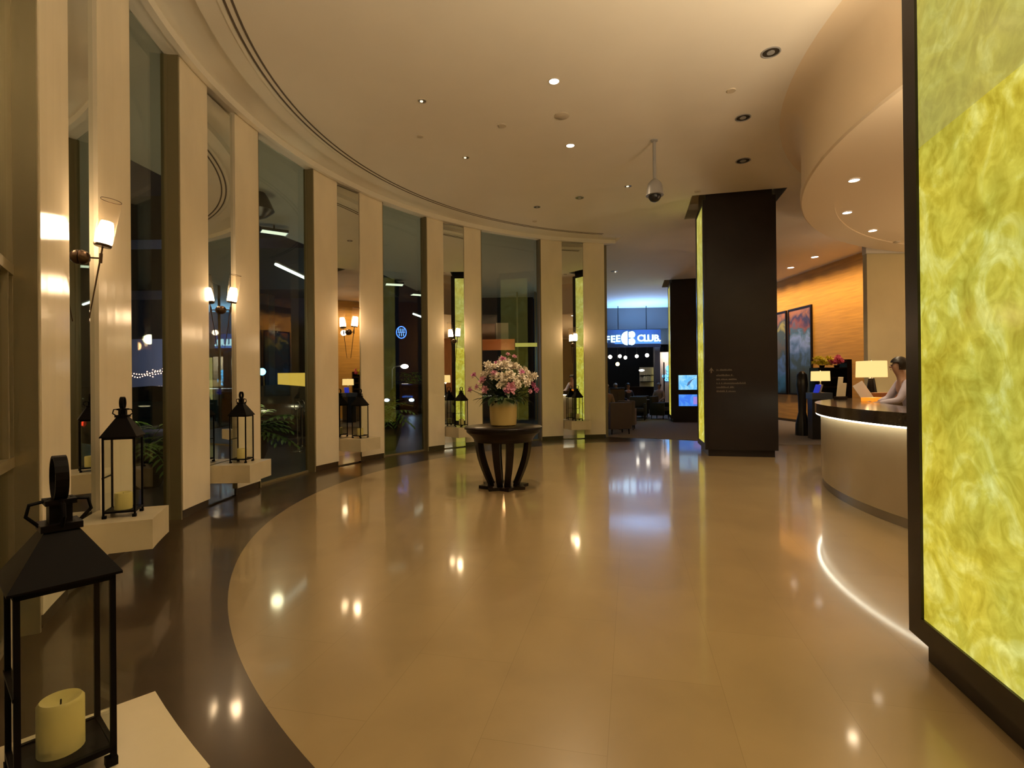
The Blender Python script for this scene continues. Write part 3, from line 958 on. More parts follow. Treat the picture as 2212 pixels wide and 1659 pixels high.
def painting(Y0, Y1, z0, z1, seed, label, cols):
    t0, t1 = (Y0 - w0.y) / wd.y, (Y1 - w0.y) / wd.y
    A, B = w0 + wd * t0, w0 + wd * t1
    mid = (A + B) / 2
    L_ = (B - A).length
    o = empty('framed_painting', (mid.x, mid.y, z0), math.atan2(-wd.y, -wd.x) + PI)
    # local x along the wall, local y away from the room or into it
    test = o.matrix_basis.to_3x3() @ Vector((0, 1, 0))
    s_ = -1 if test.x > 0 else 1
    tag(o, label, 'painting', 'tall framed paintings on the orange wall')
    h = z1 - z0
    f = MB()
    for x0, x1_, a, c in ((-L_ / 2, L_ / 2, 0, .05), (-L_ / 2, L_ / 2, h - .05, h), (-L_ / 2, -L_ / 2 + .05, .05, h - .05), (L_ / 2 - .05, L_ / 2, .05, h - .05)):
        f.box(x0, x1_, min(0.0, s_ * .06), max(.0, s_ * .06), a, c)
    f.build('frame', M['darkwood'], o)
    MB().box(-L_ / 2 + .05, L_ / 2 - .05, min(.0, s_ * .035), max(.0, s_ * .035), .05, h - .05).build('canvas', painting_material(seed, cols), o)


painting(18.05, 16.75, .93, 3.84, 2, 'tall blue and russet abstract painting nearest the reception lamps', [(.0, (.03, .04, .045)), (.22, (.05, .06, .05)), (.36, (.05, .09, .12)), (.46, (.10, .20, .50)), (.60, (.28, .40, .85)), (.72, (.06, .16, .26)), (.80, (.30, .09, .07)), (.88, (.03, .04, .12)), (1, (.38, .16, .08))])
painting(19.5, 18.16, .93, 3.84, 5, 'tall dark painting with yellow patch, partly behind the dark column', [(.0, (.02, .05, .07)), (.18, (.05, .20, .42)), (.32, (.10, .22, .60)), (.44, (.05, .08, .08)), (.58, (.14, .10, .05)), (.70, (.06, .10, .08)), (.80, (.42, .38, .10)), (.88, (.05, .08, .10)), (1, (.40, .16, .07))])

M['shade'] = emat('lit_drum_shade', (1.0, .66, .24), 1.15)
M['cream'] = mat('cream_card', (.75, .68, .5), .6)


def drum_lamp(px, py_top, py_bot, wpx, Y, base_z, label, conical):
    T_, B_ = aty(px, py_top, Y), aty(px, py_bot, Y)
    r = wpx * Y / FPX / 2
    o = empty('table_lamp', (T_.x, Y, base_z)); tag(o, label, 'lamp')
    zt, zb = T_.z - base_z, B_.z - base_z
    MB().lathe([(r * .97, zt), (r, zb), (r - .004, zb), (r * .97 - .004, zt), (r * .97, zt)], 36).lathe([(r * .3, zt - .02), (r * .96, zt - .02)], 24).build('lamp_shade', M['shade'], o, True)
    if conical:
        MB().lathe([(0, 0), (.09, 0), (.09, .02), (.045, zb * .95), (.012, zb), (.012, zt - .03), (0, zt - .03)], 16).build('base', M['darkwood'], o, True)
    else:
        MB().lathe([(0, 0), (.07, 0), (.07, .015), (.02, .03), (.035, zb * .5), (.015, zb * .9), (.012, zt - .03), (0, zt - .03)], 16).build('base', M['chrome'], o, True)
    MB().ball((0, 0, zt + .015), .014, 8, 6).build('finial', M['chrome'], o)
    return o


drum_lamp(1882, 780, 815, 58, 8.82, 1.107, 'larger lit drum lamp with dark tapered base on reception desk', True)

# small side desk with smaller lamp and dark lectern beyond the desk
M['bluegrey'] = mat('blue_grey_lacquer', (.10, .13, .19), .3)
o = empty('host_stand', (7.36, 12.6, 0), -DA); tag(o, 'dark narrow host stand with blue grey top beside round desk', 'stand')
MB().box(-.18, .20, -.15, .2, .0, .96, bev=.01).build('body', M['black'], o)
MB().box(-.20, .24, -.22, .25, .961, 1.115, bev=.01).build('top', M['bluegrey'], o)
drum_lamp(1772, 802, 823, 37, 12.6, 1.117, 'smaller lit drum lamp on the host stand by dark cabinet', False)
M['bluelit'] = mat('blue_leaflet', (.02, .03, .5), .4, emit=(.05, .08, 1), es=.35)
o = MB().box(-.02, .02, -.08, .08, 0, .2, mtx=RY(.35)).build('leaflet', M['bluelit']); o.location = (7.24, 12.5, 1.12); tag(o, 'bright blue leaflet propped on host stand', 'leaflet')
o = MB().box(-.02, .02, -.06, .06, 0, .2, mtx=RY(.3)).build('leaflet', M['cream']); o.location = (7.31, 12.5, 1.12); tag(o, 'cream leaflet propped between blue leaflet and small lamp', 'leaflet')
# black draped easel left of it
o = empty('coat_stand', (7.44, 13.45, 0)); tag(o, 'tall slim black draped stand in front of the painting', 'stand')
MB().lathe([(0, 0), (.17, 0), (.16, .3), (.09, .6), (.10, 1.0), (.14, 1.3), (.12, 1.56), (.05, 1.64), (0, 1.66)], 16).build('drape', M['black'], o, True)
# big dark cabinet with flowers
cb = empty('display_cabinet', (8.08, 13.3, 0)); tag(cb, 'dark open display cabinet behind the smaller lamp', 'cabinet')
MB().box(-.42, .42, -.2, .2, 0, .95).build('base_cupboard', M['darkwood'], cb)
MB().box(-.42, -.36, -.2, .2, .95, 1.73).box(.30, .42, -.2, .2, .95, 1.93).box(-.36, .30, .14, .2, .95, 1.70).build('side_panels', M['darkwood'], cb)
for z in (1.22, 1.46, 1.70): MB().box(-.36, .30, -.18, .14, z, z + .03).build('shelf', M['darkwood'], cb)
for nm, x, cc, lb, m_ in (('flower_vase', -.24, (.85, .74, .05), 'bunch of yellow flowers in vase on the dark cabinet', 'y'), ('flower_vase', .13, (.80, .12, .26), 'bunch of pink flowers in vase on the dark cabinet', 'k')):
    o = empty(nm, (8.08 + x, 13.25, 1.732)); tag(o, lb, 'flowers')
    MB().lathe([(0, 0), (.05, 0), (.07, .06), (.05, .06), (.045, .06), (0, .02)], 16).build('vase', M['darkwood'], o, True)
    pm = mat('petal_' + m_, cc, .6)
    b = MB()
    for i in range(24):
        a = rnd.uniform(0, 2 * PI); q = rnd.uniform(0, .24)
        bloom(b.bm, (q * math.cos(a) * .9, q * math.sin(a) * .5, .14 + rnd.uniform(-.06, .10)), .09, 14, (math.cos(a) * q, math.sin(a) * q - .1, .3), 2)
    b.build('blossoms', pm, o, recalc=False)

# things on the reception desk
o = empty('brochure_holder', (5.22, 8.33, 1.107), .35); tag(o, 'cream brochure holder with tall leaflets on reception desk', 'brochure holder')
MB().box(-.10, .10, -.04, .04, 0, .05).build('tray', M['darkwood'], o)
MB().box(-.09, .0, -.01, .01, .03, .36, mtx=RX(.12)).build('leaflet', M['cream'], o)
MB().box(.0, .10, .0, .02, .03, .26, mtx=RX(.12)).build('leaflet', M['cream'], o)
o = empty('card_display', (5.28, 7.75, 1.107), -.2); tag(o, 'tilted pale grey display board leaning on the reception desk', 'display')
MB().box(-.075, .075, -.006, .006, .01, .30, mtx=RY(-.55)).build('board', M['white'], o)
MB().box(-.08, .08, -.05, .06, 0, .012).build('foot', M['darkwood'], o)
M['amber'] = mat('amber_glow', (.8, .25, .03), .4, emit=(1, .32, .02), es=.8)
o = MB().box(-.14, .14, -.10, .10, 0, .055, bev=.01).build('amber_tray', M['amber']); o.location = (5.20, 7.52, 1.107); o.rotation_euler = (0, 0, .3)
tag(o, 'small amber lit tray on the desk in front of receptionist', 'tray')
o = MB().box(-.17, .17, -.10, .10, 0, .11, bev=.005).build('wooden_box', mat('orange_wood', (.40, .13, .03), .4)); o.location = (5.35, 7.8, 1.107) ; o.rotation_euler = (0, 0, .3)
o.location = (5.70, 8.05, 1.107)
tag(o, 'orange brown wooden box behind the tilted display board', 'box')

# ------------------------------------------------------------------ people
def skin_mesh(name, joints, bones, m_, parent, subdiv=2, root=0):
    me = bpy.data.meshes.new(name)
    keys = list(joints)
    me.from_pydata([joints[k][0] for k in keys], [(keys.index(a), keys.index(c)) for a, c in bones], [])
    o = bpy.data.objects.new(name, me); COL.objects.link(o)
    md = o.modifiers.new('skin', 'SKIN')
    md.use_smooth_shade = True
    for i, k in enumerate(keys):
        r = joints[k][1]
        sv = me.skin_vertices[0].data[i]
        sv.radius = r if isinstance(r, tuple) else (r, r)
        sv.use_root = (i == root)
    sd = o.modifiers.new('sub', 'SUBSURF'); sd.levels = subdiv; sd.render_levels = subdiv
    dg = bpy.context.evaluated_depsgraph_get()
    me2 = bpy.data.meshes.new_from_object(o.evaluated_get(dg))
    bpy.data.objects.remove(o)
    me2.materials.clear(); me2.materials.append(m_)
    for p in me2.polygons: p.use_smooth = True
    me2.name = name
    n = bpy.data.objects.new(name, me2); COL.objects.link(n)
    if parent: n.parent = parent
    return n


M['skin'] = mat('skin', (.38, .22, .14), .5)
M['hair'] = mat('black_hair', (.012, .009, .008), .4)
M['lilac'] = mat('pale_lilac_shirt', (.46, .43, .55), .7)


def person(loc, rz, label, seated=False, shirt='lilac', trousers='black', hair='hair', lean=0., group=None, arms='desk', height=1.0, longhair=False):
    """local frame: faces -y"""
    root = empty('person', loc, rz)
    tag(root, label, 'person', group)
    s = height
    hip = .92 if not seated else .50
    L = lambda x, y, z: (x * s, y * s, z * s)
    ch = hip + .42
    fw = -lean
    J = {
        'pelvis': (L(0, 0, hip), (.15, .11)), 'waist': (L(0, fw * .3, hip + .18), (.125, .09)), 'chest': (L(0, fw * .7, ch - .06), (.155, .105)), 'shl': (L(0, fw * .9, ch + .06), (.12, .085)),
        'neck': (L(0, fw * 1.05, ch + .15), .052), 'headb': (L(0, fw * 1.2 - .01, ch + .23), (.062, .07)), 'headm': (L(0, fw * 1.3 - .015, ch + .31), (.075, .092)), 'headt': (L(0, fw * 1.3 - .005, ch + .385), (.05, .062)),
    }
    bones = [('pelvis', 'waist'), ('waist', 'chest'), ('chest', 'shl'), ('shl', 'neck'), ('neck', 'headb'), ('headb', 'headm'), ('headm', 'headt')]
    hands = []
    for sgn in (-1, 1):
        n = 'l' if sgn < 0 else 'r'
        sh = (sgn * .17, fw * .9, ch + .07)
        if arms == 'desk': el = (sgn * .24, fw - .12, ch - .17); wr = (sgn * .16, fw - .38, ch - .22)
        else: el = (sgn * .24, fw - .05, ch - .20); wr = (sgn * .14, fw - .28, hip + .12)
        J['s' + n] = (L(*sh), .058); J['e' + n] = (L(*el), .042); J['w' + n] = (L(*wr), .028)
        bones += [('shl', 's' + n), ('s' + n, 'e' + n), ('e' + n, 'w' + n)]
        d = Vector(wr) - Vector(el); d.normalize()
        pm = Vector(wr) + d * .055
        J['p' + n] = (L(*pm), (.034, .018)); bones.append(('w' + n, 'p' + n))
        hands.append((sgn, n, pm, d))
        hp = (sgn * .09, 0, hip - .03)
        if seated: kn = (sgn * .11, -.42, hip + .0); an = (sgn * .11, -.44, .09); to = (sgn * .12, -.60, .035)
        else: kn = (sgn * .10, -.01, .49); an = (sgn * .10, .02, .09); to = (sgn * .11, -.14, .035)
        J['h' + n] = (L(*hp), .085); J['k' + n] = (L(*kn), .058); J['a' + n] = (L(*an), .038); J['t' + n] = (L(*to), (.04, .028))
        bones += [('pelvis', 'h' + n), ('h' + n, 'k' + n), ('k' + n, 'a' + n), ('a' + n, 't' + n)]
    body = skin_mesh('body', J, bones, M['skin'], root)
    # fingers: five to a hand, rooted in the palm
    for sgn, n, pm, d in hands:
        side = d.cross(Vector((0, 0, 1))).normalized()
        fj, fb = {}, []
        for i, (off, ln) in enumerate(((-.026, .062), (-.009, .072), (.009, .068), (.026, .055))):
            a = pm + side * off; b_ = a + d * (ln * .55 + .02) + Vector((0, 0, -.004)); c = b_ + d * ln * .4 + Vector((0, 0, -.018))
            for q, P, r in (('a', a, .009), ('b', b_, .0085), ('c', c, .007)): fj['%d%s' % (i, q)] = (L(*P), r)
            fb += [('%da' % i, '%db' % i), ('%db' % i, '%dc' % i)]
            if i: fb.append(('%da' % (i - 1), '%da' % i))
        a = pm - side * .03 * sgn - d * .02; b_ = a - side * .022 * sgn + d * .03
        c = b_ + d * .03
        for q, P in (('a', a), ('b', b_), ('c', c)): fj['5' + q] = (L(*P), .009)
        fb += [('5a', '5b'), ('5b', '5c'), ('0a', '5a')]
        skin_mesh('hand', fj, fb, M['skin'], root, 1)
    # clothing: shells over torso and arms
    TJ = {k: (J[k][0], tuple(x * 1.12 for x in J[k][1]) if isinstance(J[k][1], tuple) else J[k][1] * 1.18) for k in J if k in ('pelvis', 'waist', 'chest', 'shl', 'sl', 'sr', 'el', 'er')}
    tb_ = [b for b in bones if b[0] in TJ and b[1] in TJ]
    for n in 'lr':
        e, w = Vector(J['e' + n][0]), Vector(J['w' + n][0])
        TJ['c' + n] = (tuple(e.lerp(w, .85)), .040); tb_.append(('e' + n, 'c' + n))
    skin_mesh('shirt', TJ, tb_, M[shirt], root)
    LJ = {k: (J[k][0], tuple(x * 1.1 for x in J[k][1]) if isinstance(J[k][1], tuple) else J[k][1] * 1.15) for k in J if k in ('pelvis', 'hl', 'hr', 'kl', 'kr', 'al', 'ar')}
    lb_ = [b for b in bones if b[0] in LJ and b[1] in LJ]
    skin_mesh('trousers', LJ, lb_, M[trousers], root)
    hx, hy, hz = J['headm'][0]
    hb = MB()
    hb.ball((hx, hy + .022 * s, hz + .03 * s), .108 * s, 20, 16, (.90, 1.04, 1.0))
    bmesh.ops.delete(hb.bm, geom=[v for v in hb.bm.verts if v.co.y < hy - .03 * s and v.co.z < hz + .045 * s], context='VERTS')
    hb.ball((hx, hy + .10 * s, hz + (.03 if not longhair else -.06) * s), .045 * s, 12, 8, (1, 1, 1.6 if longhair else 1))
    hb.build('hair', M[hair], root, 'all')
    fc = MB()
    fc.ball((hx, hy - .088 * s, hz - .01 * s), .014 * s, 8, 6, (.8, 1.1, 1.4))      # nose
    for sg in (-1, 1): fc.ball((hx + sg * .078 * s, hy + .01, hz - .005), .018 * s, 8, 6, (.4, .8, 1.4))
    fc.build('nose_and_ears', M['skin'], root, 'all')
    ey = MB()
    for sg in (-1, 1): ey.ball((hx + sg * .03 * s, hy - .078 * s, hz + .012 * s), .009 * s, 8, 6)
    ey.build('eyes', M['black'], root, 'all')
    mo = MB().ball((hx, hy - .082 * s, hz - .048 * s), .012 * s, 8, 6, (1.8, .6, .5))
    mo.build('mouth', mat('lips', (.30, .09, .07), .5), root, 'all')
    return root


person((5.50, 7.12, 0), -PI / 2 - .35, 'receptionist in pale lilac shirt with black hair bun behind the desk', lean=.16, height=.97)

# ------------------------------------------------------------------ screens on the distant column
M['scr1'] = emat('screen_cyan', (.16, .50, 1.0), 1.2)


def screen_material(name, c1, c2, s):
    mt, nt, N, L, b = newmat(name)
    N.remove(b)
    tc = N.new('ShaderNodeTexCoord'); n = N.new('ShaderNodeTexNoise'); n.inputs['Scale'].default_value = 3.5; n.inputs['Distortion'].default_value = 1
    L.new(tc.outputs['Object'], n.inputs['Vector'])
    r = N.new('ShaderNodeValToRGB'); r.color_ramp.elements[0].position = .4; r.color_ramp.elements[1].position = .6
    r.color_ramp.elements[0].color = (*c1, 1); r.color_ramp.elements[1].color = (*c2, 1)
    e = N.new('ShaderNodeEmission'); e.inputs['Strength'].default_value = s
    L.new(n.outputs['Fac'], r.inputs['Fac']); L.new(r.outputs['Color'], e.inputs['Color']); L.new(e.outputs[0], N['Material Output'].inputs['Surface'])
    return mt


fo_ = COLS[2]
for z0, z1, lb, m_ in ((1.13, 1.63, 'upper pale cyan screen showing a bird shape, on the distant column', screen_material('cyan_screen', (.16, .55, 1), (.45, .85, 1), .95)),
                       (.57, .965, 'lower blue screen with pinkish text block, on the distant column', screen_material('blue_screen', (.06, .22, .95), (.12, .40, 1), .9))):
    P = fo_ + Nv * .62 - Dv * .001
    o = empty('wall_screen', (P.x, P.y, z0), -DA); tag(o, lb, 'screen')
    MB().box(-.41, .41, -.05, 0, -.03, z1 - z0 + .03, bev=.008).build('casing', M['black'], o)
    MB().box(-.385, .385, -.054, -.051, 0, z1 - z0).build('display', m_, o)
    if z0 > 1:
        MB().prism([(-.12, -.15), (-.04, -.10), (.06, .05), (.18, .15), (.02, .06), (-.08, -.02)], 0, .002).build('bird_shape', mat('bird_grey', (.10, .16, .35), .5, emit=(.12, .22, .5), es=.6), o)
        q = bpy.data.objects['bird_shape']; q.location = (0, -.056, .27); q.rotation_euler = (PI / 2, 0, 0)
    else:
        MB().box(.09, .34, -.056, -.055, .06, .32).build('text_block', emat('pink_block', (.42, .30, .9), .8), o)

# ------------------------------------------------------------------ cafe beyond
M['carpet'] = mat('grey_carpet', (.16, .14, .125), .95, noise=.12, nscale=40)
M['cafewall'] = mat('cafe_dark_wall', (.035, .035, .04), .7)
M['bulk'] = mat('bulkhead_paint', (.13, .11, .10), .6)
cp = [(CAFE_A.x + .02, 13.62), (2.75, 13.35), (3.75, 12.95), (5.95, 11.5), (9.7, 11.5), (9.72, 14.2), (9.4, 21.5), (9.4, 32.8), (5.65, 32.8), (CAFE_B.x + .02, 25.4)]
MB().prism(cp, .001, .008).build('floor_carpet', M['carpet'])['kind'] = 'structure'
wall('wall_bulkhead', [(4.4, 25.2), (9.4, 24.9)], 3.95, ZC, M['bulk'])
wall('wall_bulkhead_lower', [(4.4, 25.35), (9.4, 25.05)], 3.2, 3.95, mat('bulkhead_brown', (.10, .075, .05), .6))
wall('wall_cafe_back', [(5.6, 32.9), (9.5, 32.9)], 0, ZC, M['cafewall'])
wall('wall_cafe_right', [(9.42, 21.5), (9.5, 33)], 0, ZC, M['cafewall'], out=1)
MB().box(4.4, 9.5, 25.35, 33, 3.6, 3.75).build('ceiling_cafe', M['cafewall'])['kind'] = 'structure'
wall('wall_screen_beige', [(7.66, 27.45), (8.78, 27.45)], 0, 2.95, mat('beige_lit_wall', (.62, .50, .42), .6))

SY_ = 24.3
sg = empty('cafe_sign', (0, SY_, 0)); tag(sg, 'glowing blue white cafe sign hung on two rods over entrance', 'sign')
A_, B_ = aty(1296, 731, SY_), aty(1428, 729, SY_)
zA, zB = aty(1360, 712, SY_).z, aty(1360, 750, SY_).z
MB().box(A_.x - .6, B_.x, .05, .12, zB, zA).build('backboard', mat('sign_board', (.02, .04, .09), .4), sg)
M['neon'] = emat('sign_white_blue', (.45, .72, 1.0), 3.2)
for px in (1336, 1397):
    P = aty(px, 700, SY_)
    MB().tube([(P.x, .08, zA - .02), (P.x, .08, ZC)], .02, 8).build('hanging_rod', M['black'], sg)
for txt, x0, x1, yb, yt in (('F', 1309, 1316, 740, 726), ('E', 1320, 1328, 739, 725), ('E', 1331, 1339, 738, 725), ('C', 1378, 1389, 737, 724), ('L', 1391, 1399, 737, 723), ('U', 1400.5, 1410, 737, 722), ('B', 1413, 1423, 737, 722), ('.', 1424, 1427, 737, 722)):
    P = aty((x0 + x1) / 2, yb, SY_)
    hgt = (740 - 726) * SY_ / FPX
    t = text_obj('letter', txt, hgt * 1.42, M['neon'], sg, (P.x, 0.0, P.z), (PI / 2, 0, 0), offset=.012, extrude=.03)
# round emblem: half disc and two stacked discs
P = aty(1357, 730.5, SY_)
u_ = SY_ / FPX
b = MB()
hd = [(-1.5 * u_, -15 * u_), (-1.5 * u_, 15 * u_)] + [(-1.5 * u_ - 14 * u_ * math.sin(PI * i / 20), 15 * u_ * math.cos(PI * i / 20)) for i in range(1, 20)]
b.prism([(x, y) for x, y in hd], 0, .05)
for dy in (-7.6, 7.6):
    b.prism([(8 * u_ + 7 * u_ * math.cos(2 * PI * i / 24), dy * u_ + 7.4 * u_ * math.sin(2 * PI * i / 24)) for i in range(24)], 0, .05)
    b.prism([(1.3 * u_, dy * u_ - 6 * u_), (8 * u_, dy * u_ - 7 * u_), (8 * u_, dy * u_ + 7 * u_), (1.3 * u_, dy * u_ + 6 * u_)], .001, .049)
em = b.build('emblem', M['neon'], sg); em.location = (P.x, 0.02, P.z); em.rotation_euler = (PI / 2, 0, 0)

M['pend'] = emat('pendant_globe', (1, .90, .74), 9)
M['pendy'] = emat('pendant_amber', (1, .78, .36), 6)
pend = None
for i, (px, py, r, m_, lb) in enumerate(((1318, 771, .10, 'pend', 'round white lamp hanging in cafe, first after the pier'), (1339, 769.5, .09, 'pend', 'round white lamp in cafe, upper one of the close pair'), (1351, 772.5, .09, 'pend', 'round white lamp in cafe, lower one of the close pair'),
                            (1375.5, 769.5, .09, 'pend', 'round white lamp hanging in cafe below sign emblem'), (1397.7, 767.5, .10, 'pend', 'round white lamp hanging in cafe nearest the doorpost'), (1334, 786.5, .10, 'pendy', 'lowest amber round lamp hanging in cafe'))):
    P = aty(px, py, 27.5)
    o = empty('pendant_lamp', (P.x, P.y, P.z)); tag(o, lb, 'pendant lamp', 'round lamps hanging in the cafe')
    MB().ball((0, 0, 0), r, 14, 10).build('globe', M[m_], o, 'all')
    MB().tube([(0, 0, r), (0, 0, 3.6 - P.z)], .008, 6).lathe([(0, r * .9), (.03, r * .9), (.03, r * 1.3), (0, r * 1.3)], 10).build('cord', M['black'], o)

# lit bar back shelves
M['barlit'] = mat('bar_lit_wall', (.55, .50, .40), .6)
o = empty('bar_shelves', (0, 0, 0)); tag(o, 'lit bar shelves with pale bottles at the back of cafe', 'shelving')
A_ = aty(1383, 825, 29); B_ = aty(1413, 797, 29)
MB().box(A_.x, B_.x, 29.1, 29.16, A_.z - .9, B_.z + .1).build('back_panel', M['barlit'], o)
for z in (A_.z, A_.z + .35): MB().box(A_.x, B_.x, 28.9, 29.1, z, z + .03).build('shelf', M['darkwood'], o)
MB().box(B_.x + .03, B_.x + .11, 28.95, 29.05, A_.z - .9, B_.z + .1).build('light_edge', emat('yellow_edge', (1, .9, .3), 1.2), o)
P = aty(1386, 800, 28.4)
MB().ball((P.x, P.y, P.z), .13, 12, 8, (1.2, 1, .45)).build('oval_lamp', emat('oval_lamp', (1, .95, .8), 4), o)
for i, px in enumerate((1394, 1398, 1402, 1406)):
    P = aty(px, 822, 28.85)
    o = MB().lathe([(0, 0), (.07, 0), (.07, .22), (.03, .32), (.03, .42), (0, .42)], 12).build('bottle', mat('pale_bottle', (.7, .66, .5), .3)); o.location = (P.x, 29.0, A_.z + .031)
    tag(o, 'pale bottle on the lit cafe bar shelves', 'bottle', 'pale bottles on the cafe bar shelves')
# door post and doorway beam
MB().box(aty(1414, 800, 25.6).x, aty(1425, 800, 25.6).x, 25.5, 25.8, 0, 3.6).build('wall_doorpost', M['bulk'])['kind'] = 'structure'
o = empty('cafe_bar'); tag(o, 'long dark bar counter inside cafe below the lit shelves', 'counter')
MB().box(5.6, 7.3, 26.6, 27.2, 0.008, 1.12).build('body', M['darkwood'], o)
MB().box(5.5, 7.4, 26.5, 27.3, 1.12, 1.17).build('worktop', M['darkpanel'], o)
M['neonb'] = emat('sign_blue', (.10, .42, 1.0), 3.5)
o = empty('cafe_wall_sign', (8.2, 27.31, 0)); tag(o, 'stacked glowing blue cafe sign on the beige lit wall beside distant column', 'sign')
for txt, z, sz in (('THE', 1.80, .16), ('COFFEE', 1.63, .19), ('CLUB', 1.45, .19)):
    for q_, ch_ in enumerate(txt):
        text_obj('letter', ch_, sz, M['neonb'], o, ((q_ - (len(txt) - 1) / 2) * sz * .62, 0, z), (PI / 2, 0, 0), offset=.006, extrude=.012)
b = MB()
b.prism([(-.02, -.16), (-.02, .16)] + [(-.02 - .15 * math.sin(PI * i / 16), .16 * math.cos(PI * i / 16)) for i in range(1, 16)], 0, .025)
for dy in (-.08, .08): b.prism([(.085 + .075 * math.cos(2 * PI * i / 20), dy + .078 * math.sin(2 * PI * i / 20)) for i in range(20)], 0, .025)
em = b.build('emblem', M['neonb'], o); em.location = (0, .012, 2.10); em.rotation_euler = (PI / 2, 0, 0)
o = MB().box(-.03, .03, -.02, .02, 0, 2.4).build('thin_post', M['black']); o.location = (aty(1433, 800, 27).x, 26.9, .009); tag(o, 'thin black post in front of the beige lit wall', 'post', None, 'thing')
MB().box(8.80, 8.92, 27.2, 27.3, 0, 2.9).build('trim_4', emat('yellow_post', (1, .85, .35), .8))['kind'] = 'structure'


def armchair(loc, rz, m_, label, w=.62):
    r = empty('armchair', loc, rz); tag(r, label, 'chair', 'armchairs in the cafe')
    MB().box(-w / 2 + .08, w / 2 - .08, -.28, .2, .30, .45, bev=.03).build('seat', m_, r, True)
    MB().box(-w / 2, w / 2, .18, .30, .14, .86, bev=.04).build('backrest', m_, r, True)
    for s_ in (-1, 1):
        MB().box(min(s_ * w / 2, s_ * (w / 2 - .09)), max(s_ * w / 2, s_ * (w / 2 - .09)), -.28, .2, .14, .62, bev=.03).build('armrest', m_, r, True)
        for y in (-.22, .24):
            MB().tube([(s_ * (w / 2 - .06), y, 0), (s_ * (w / 2 - .07), y, .16)], [.015, .022], 8).build('leg', M['darkwood'], r)
    return r


M['fabb'] = mat('brown_leather', (.07, .045, .035), .6)
M['fabk'] = mat('black_leather', (.018, .018, .02), .5)
M['fabg'] = mat('taupe_fabric', (.16, .13, .11), .8)
armchair((2.86, 14.35, .009), PI + .2, M['fabb'], 'brown armchair just beyond the last marble pier')
armchair((3.42, 15.6, .009), PI * .9, M['fabg'], 'taupe armchair behind the brown armchair by the pier', .5)
armchair((4.62, 19.3, .009), -.3, M['fabk'], 'black armchair at the cafe table, side facing the pier')
armchair((5.60, 19.85, .009), .9, M['fabk'], 'black armchair at the cafe table beside distant column')
armchair((5.10, 21.0, .009), PI, M['fabk'], 'black armchair behind the cafe table facing the hall')


def cafe_table(loc, label, r=.34):
    o = empty('cafe_table', loc); tag(o, label, 'table')
    MB().lathe([(0, .70), (r, .70), (r, .73), (0, .73)], 24).build('table_top', M['fabg'], o, True)
    MB().lathe([(.22, 0), (.22, .02), (.03, .04), (.03, .70), (0, .70)], 16).build('pedestal', M['black'], o, True)


cafe_table((5.02, 20.25, .009), 'small round cafe table between black armchairs')
cafe_table((3.55, 17.2, .009), 'small round cafe table behind the taupe armchair')
o = empty('wooden_cabinet', (4.02, 20.2, .009)); tag(o, 'brown waist high cabinet standing in the cafe', 'cabinet')
MB().box(-.27, .27, -.2, .2, 0, 1.14, bev=.01).build('body', mat('brown_wood', (.10, .055, .035), .5), o)
MB().box(-.30, .30, -.23, .23, 1.141, 1.18, bev=.01).build('top', M['darkwood'], o)
MB().box(-.25, -.01, -.21, -.2, .08, 1.06).build('door', M['fabb'], o); MB().box(.01, .25, -.21, -.2, .08, 1.06).build('door', M['fabb'], o)
o = empty('handbag', (2.98, 14.3, .465)); tag(o, 'black bag leaning on the brown armchair', 'bag')
MB().box(-.15, .15, -.08, .08, 0, .32, bev=.05).build('body', M['fabk'], o, True)
MB().tube([(-.09, 0, .30), (-.07, 0, .42), (.07, 0, .42), (.09, 0, .30)], .008, 6).build('strap', M['fabk'], o)
M['beige'] = mat('beige_coat', (.32, .24, .17), .8)
M['whiteh'] = mat('white_hair', (.45, .42, .38), .6)
M['navy'] = mat('navy_cloth', (.03, .035, .05), .8)
person((2.98, 16.6, .009), .2, 'seated person with white hair and beige coat by the pier edge', True, 'beige', 'black', 'whiteh', arms='lap', height=1.0)
person((4.42, 22.4, .009), 0, 'seated person with light hair in the cafe centre behind cabinet', True, 'fabg', 'navy', 'whiteh', arms='lap')
person((5.0, 22.6, .009), .3, 'seated person with black hair in navy, right of light haired guest', True, 'navy', 'black', 'hair', arms='lap')
person((6.25, 22.3, .009), -.6, 'seated person with long black hair near the beige lit wall', True, 'beige', 'black', 'hair', arms='lap', longhair=True)
for loc, lb in (((2.98, 16.72, .009), 'dark stool under the white haired guest'), ((4.42, 22.5, .009), 'dark stool under the light haired guest'), ((5.0, 22.7, .009), 'dark stool under the guest in navy'), ((6.25, 22.4, .009), 'dark stool under the long haired guest')):
    o = empty('stool', loc); tag(o, lb, 'stool', 'dark stools in the cafe')
    MB().lathe([(0, .36), (.19, .36), (.2, .385), (0, .39)], 20).build('seat', M['fabk'], o, True)
    for i in range(4):
        a = PI / 4 + i * PI / 2
        MB().tube([(.17 * math.cos(a), .17 * math.sin(a), 0), (.14 * math.cos(a), .14 * math.sin(a), .36)], .012, 6).build('leg', M['black'], o)

